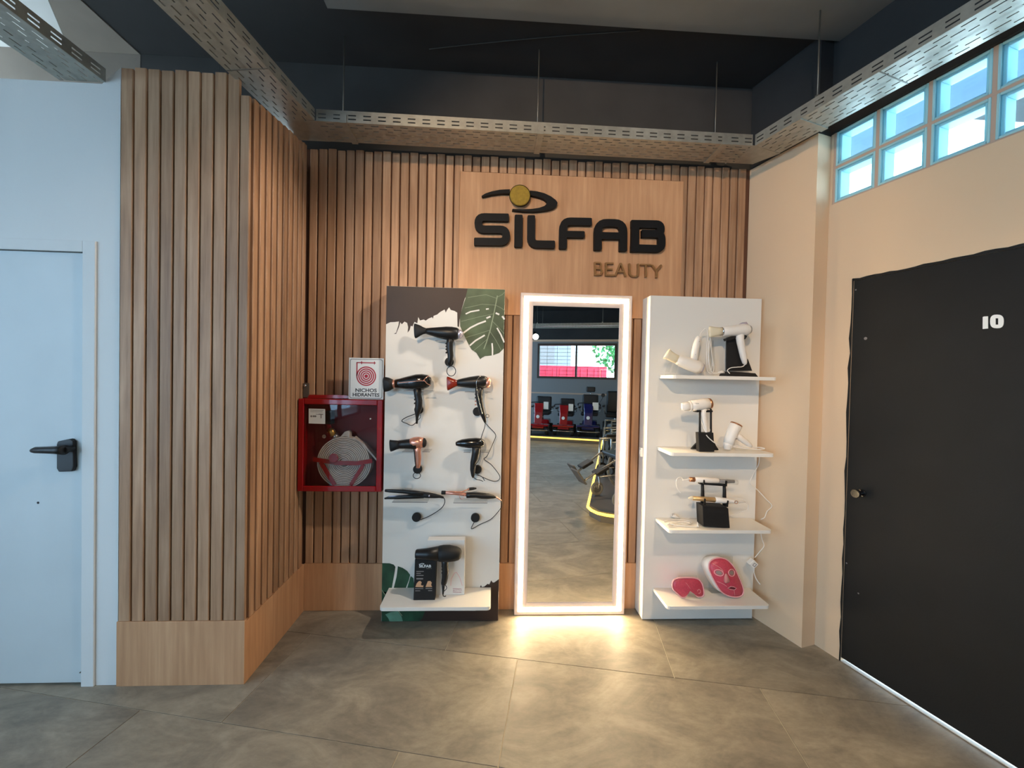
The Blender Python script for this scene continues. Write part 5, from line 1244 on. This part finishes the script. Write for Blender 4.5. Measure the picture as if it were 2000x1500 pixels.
box('seat', -0.24, 0.24, -0.25, 0.24, 0.46, 0.56, M_vinyl, pc_, bevel=0.03, **K); tube('seat_post', [(0, 0, 0.34), (0, 0, 0.48)], 0.04, M_steel, pc_, smooth_path=False, **K)
box('backrest', -0.23, 0.23, -0.34, -0.23, 0.54, 1.10, M_vinyl, pc_, bevel=0.04, **K)
box('footplate', -0.16, 0.16, 0.30, 0.52, 0.09, 0.11, M_vinyl, pc_, bevel=0.006, **K)

# reclining wheelchair on the near platform, leg rest reaching out over the LED edging
wc = empty('wheelchair', (1.62, 0.42, 0.1155), 'folding wheelchair with raised leg rest at the right edge of the mirror', 'wheelchair', rz=math.pi/2-0.29)
# local +y is forwards
for sx in (-1, 1):
    wr = tube('large_wheel', ringpts((sx*0.30, -0.18, 0.30), (0, 1, 0), (0, 0, 1), 0.285, 0.285, 36), 0.016, M_greyt, wc, closed=True, **K)
    tube('push_rim', ringpts((sx*0.345, -0.18, 0.30), (0, 1, 0), (0, 0, 1), 0.25, 0.25, 36), 0.008, M_steel, wr, closed=True, **K)
    tubes('spokes', [[(sx*0.30, -0.18, 0.30), (sx*0.30, -0.18+0.275*math.cos(a), 0.30+0.275*math.sin(a))] for a in [2*math.pi*i/14 for i in range(14)]], 0.002, M_steel, wr, n=5, smooth_path=False, **K)
    disc('hub', (sx*0.30-0.03, -0.18, 0.30), (1, 0, 0), 0.03, 0.06, M_steel, wr, **K)
    cw = tube('castor', ringpts((sx*0.22, 0.30, 0.085), (0, 1, 0), (0, 0, 1), 0.066, 0.066, 24), 0.018, M_greyt, wc, n=10, closed=True, **K)
    disc('castor_hub', (sx*0.22-0.012, 0.30, 0.085), (1, 0, 0), 0.052, 0.024, M_steel, cw, **K)
    tube('castor_fork', [(sx*0.22+0.03, 0.30, 0.085), (sx*0.22+0.03, 0.29, 0.17), (sx*0.22, 0.28, 0.22)], 0.009, M_steel, cw, **K)
    tubes('side_frame', [[(sx*0.23, -0.24, 0.12), (sx*0.23, -0.24, 0.95)], [(sx*0.23, -0.24, 0.48), (sx*0.23, 0.28, 0.50)], [(sx*0.23, 0.27, 0.18), (sx*0.23, 0.27, 0.68)], [(sx*0.23, -0.24, 0.22), (sx*0.23, 0.27, 0.22)], [(sx*0.23, -0.24, 0.68), (sx*0.23, 0.27, 0.68)]], 0.012, M_steel, wc, smooth_path=False, **K)
    box('armrest', sx*0.23-0.03, sx*0.23+0.03, -0.18, 0.20, 0.695, 0.725, M_vinyl, wc, bevel=0.01, **K)
    tube('push_handle', [(sx*0.23, -0.24, 0.94), (sx*0.23, -0.27, 0.97), (sx*0.23, -0.38, 0.97)], 0.015, M_vinyl, wc, **K)
box('seat', -0.215, 0.215, -0.22, 0.26, 0.49, 0.54, M_vinyl, wc, bevel=0.015, **K)
box('backrest', -0.215, 0.215, -0.27, -0.23, 0.54, 0.96, M_vinyl, wc, bevel=0.015, **K)
tubes('cross_brace', [[(-0.22, 0.0, 0.2), (0.22, 0.0, 0.48)], [(0.22, 0.03, 0.2), (-0.22, 0.03, 0.48)]], 0.010, M_steel, wc, smooth_path=False, **K)
for sx, ex in ((-1, 0.62), (1, 0.70)):
    lg = tube('leg_rest', [(sx*0.18, 0.26, 0.50), (sx*0.18, 0.32, 0.50), (sx*0.16, ex, 0.30)], 0.012, M_steel, wc, **K)
    mk('calf_pad', [(sx*0.16-0.06, 0.42, 0.42), (sx*0.16+0.06, 0.42, 0.42), (sx*0.16+0.06, 0.56, 0.35), (sx*0.16-0.06, 0.56, 0.35), (sx*0.16-0.06, 0.44, 0.45), (sx*0.16+0.06, 0.44, 0.45), (sx*0.16+0.06, 0.58, 0.38), (sx*0.16-0.06, 0.58, 0.38)], BOXF, M_vinyl, lg, bevel=0.008, **K)
    mk('footplate', [(sx*0.12-0.08, ex-0.02, 0.27), (sx*0.12+0.08, ex-0.02, 0.27), (sx*0.12+0.08, ex+0.09, 0.42), (sx*0.12-0.08, ex+0.09, 0.42), (sx*0.12-0.08, ex-0.005, 0.26), (sx*0.12+0.08, ex-0.005, 0.26), (sx*0.12+0.08, ex+0.105, 0.41), (sx*0.12-0.08, ex+0.105, 0.41)], BOXF, M_carpet, lg, bevel=0.004, **K)
# a second folded chair further along the platform
def folded_chair(x, y, label):
    o = empty('wheelchair', (x, y, 0.1155), label, 'wheelchair', rz=math.pi/2-0.29)
    for sx in (-1, 1):
        wr = tube('large_wheel', ringpts((sx*0.14, -0.1, 0.30), (0, 1, 0), (0, 0, 1), 0.285, 0.285, 30), 0.016, M_tyre, o, closed=True, **K)
        tubes('spokes', [[(sx*0.14, -0.1, 0.30), (sx*0.14, -0.1+0.275*math.cos(a), 0.30+0.275*math.sin(a))] for a in [2*math.pi*i/12 for i in range(12)]], 0.002, M_steel, wr, n=5, smooth_path=False, **K)
        tubes('side_frame', [[(sx*0.1, -0.2, 0.15), (sx*0.1, -0.2, 0.95)], [(sx*0.1, -0.2, 0.5), (sx*0.1, 0.3, 0.5)], [(sx*0.1, 0.3, 0.15), (sx*0.1, 0.3, 0.68)], [(sx*0.1, -0.2, 0.68), (sx*0.1, 0.3, 0.68)]], 0.012, M_steel, o, smooth_path=False, **K)
        tube('castor', ringpts((sx*0.1, 0.32, 0.09), (0, 1, 0), (0, 0, 1), 0.07, 0.07, 20), 0.018, M_tyre, o, n=8, closed=True, **K)
    box('seat', -0.09, 0.09, -0.18, 0.28, 0.50, 0.62, M_vinyl, o, bevel=0.03, **K); box('backrest', -0.09, 0.09, -0.24, -0.19, 0.6, 0.95, M_vinyl, o, bevel=0.02, **K)
    return o
folded_chair(1.95, -0.75, 'folded black wheelchair on the platform behind the reclining one'); folded_chair(2.28, -1.85, 'folded black wheelchair farther along the LED edged platform')

# ================================================================== OUTSIDE
st(box('floor_yard', -14, 16, -26, 8, -0.20, -0.07, M_concrete))
st(RB.box('roof_eave', (-1.5, 4.0, -1.0, RT-0.002, 3.24, 3.34), M_navy)); st(RB.box('floor_doorstep', (-0.3, 1.2, -1.2, RT-0.001, -0.065, 0.0), M_concrete))
RB.box('yard_post', (0.80, 0.88, -0.86, -0.78, -0.06, 3.239), mat('pale_post', S(200, 214, 226), 0.5), label='pale steel post outside the glass blocks', cat='post')
bl = empty('building', (2.5, -18.5, -0.07), 'pale apartment building across the street through the rear window', 'building')
box('wall', -4, 4.6, -20.5, -18.5, -0.07, 8.0, M_building, bl)
for i in range(4):
    for j in range(2):
        f_ = box('window', -3+i*1.9, -2.1+i*1.9, -18.52, -18.46, 2.4+j*2.6, 3.6+j*2.6, M_grey, bl)
ct = empty('container', (2.6, -12.6, -0.07), 'red freight container parked beyond the rear window', 'container')
box('body', 0.6, 4.9, -13.6, -12.0, 0.02, 2.05, M_truck, ct, bevel=0.02)
for i in range(14): box('rib', 0.75+i*0.3, 0.87+i*0.3, -12.0, -11.96, 0.12, 1.95, M_truck, ct)
box('panel', 0.75, 1.3, -11.955, -11.945, 1.3, 1.85, M_signw, ct)
for a in (0.7, 4.2): boxes('block', [(a, a+0.6, -13.3, -12.3, -0.068, 0.018)], M_rod, ct)
tree = empty('tree', (6.4, -13.0, -0.07), 'leafy green tree at the right of the rear window view', 'tree')
tube('trunk', [(6.4, -13, -0.07), (6.35, -13, 1.5), (6.4, -13.1, 3.0)], 0.14, M_bark, tree)
rg = random.Random(3); V = []; F = []
for i in range(900):
    while True:
        v = Vector((rg.uniform(-1, 1), rg.uniform(-1, 1), rg.uniform(-1, 1)))
        if v.length < 1: break
    c = Vector((6.2+v.x*1.7, -13+v.y*1.5, 3.2+v.z*1.6)); a = Vector((rg.uniform(-1, 1), rg.uniform(-1, 1), rg.uniform(-1, 1))).normalized(); b = a.orthogonal().normalized()
    n = len(V); V += [c-a*0.14, c+b*0.07, c+a*0.14, c-b*0.07]; F.append((n, n+1, n+2, n+3))
mk('foliage', V, F, M_green, tree, fix=False, kind='stuff')
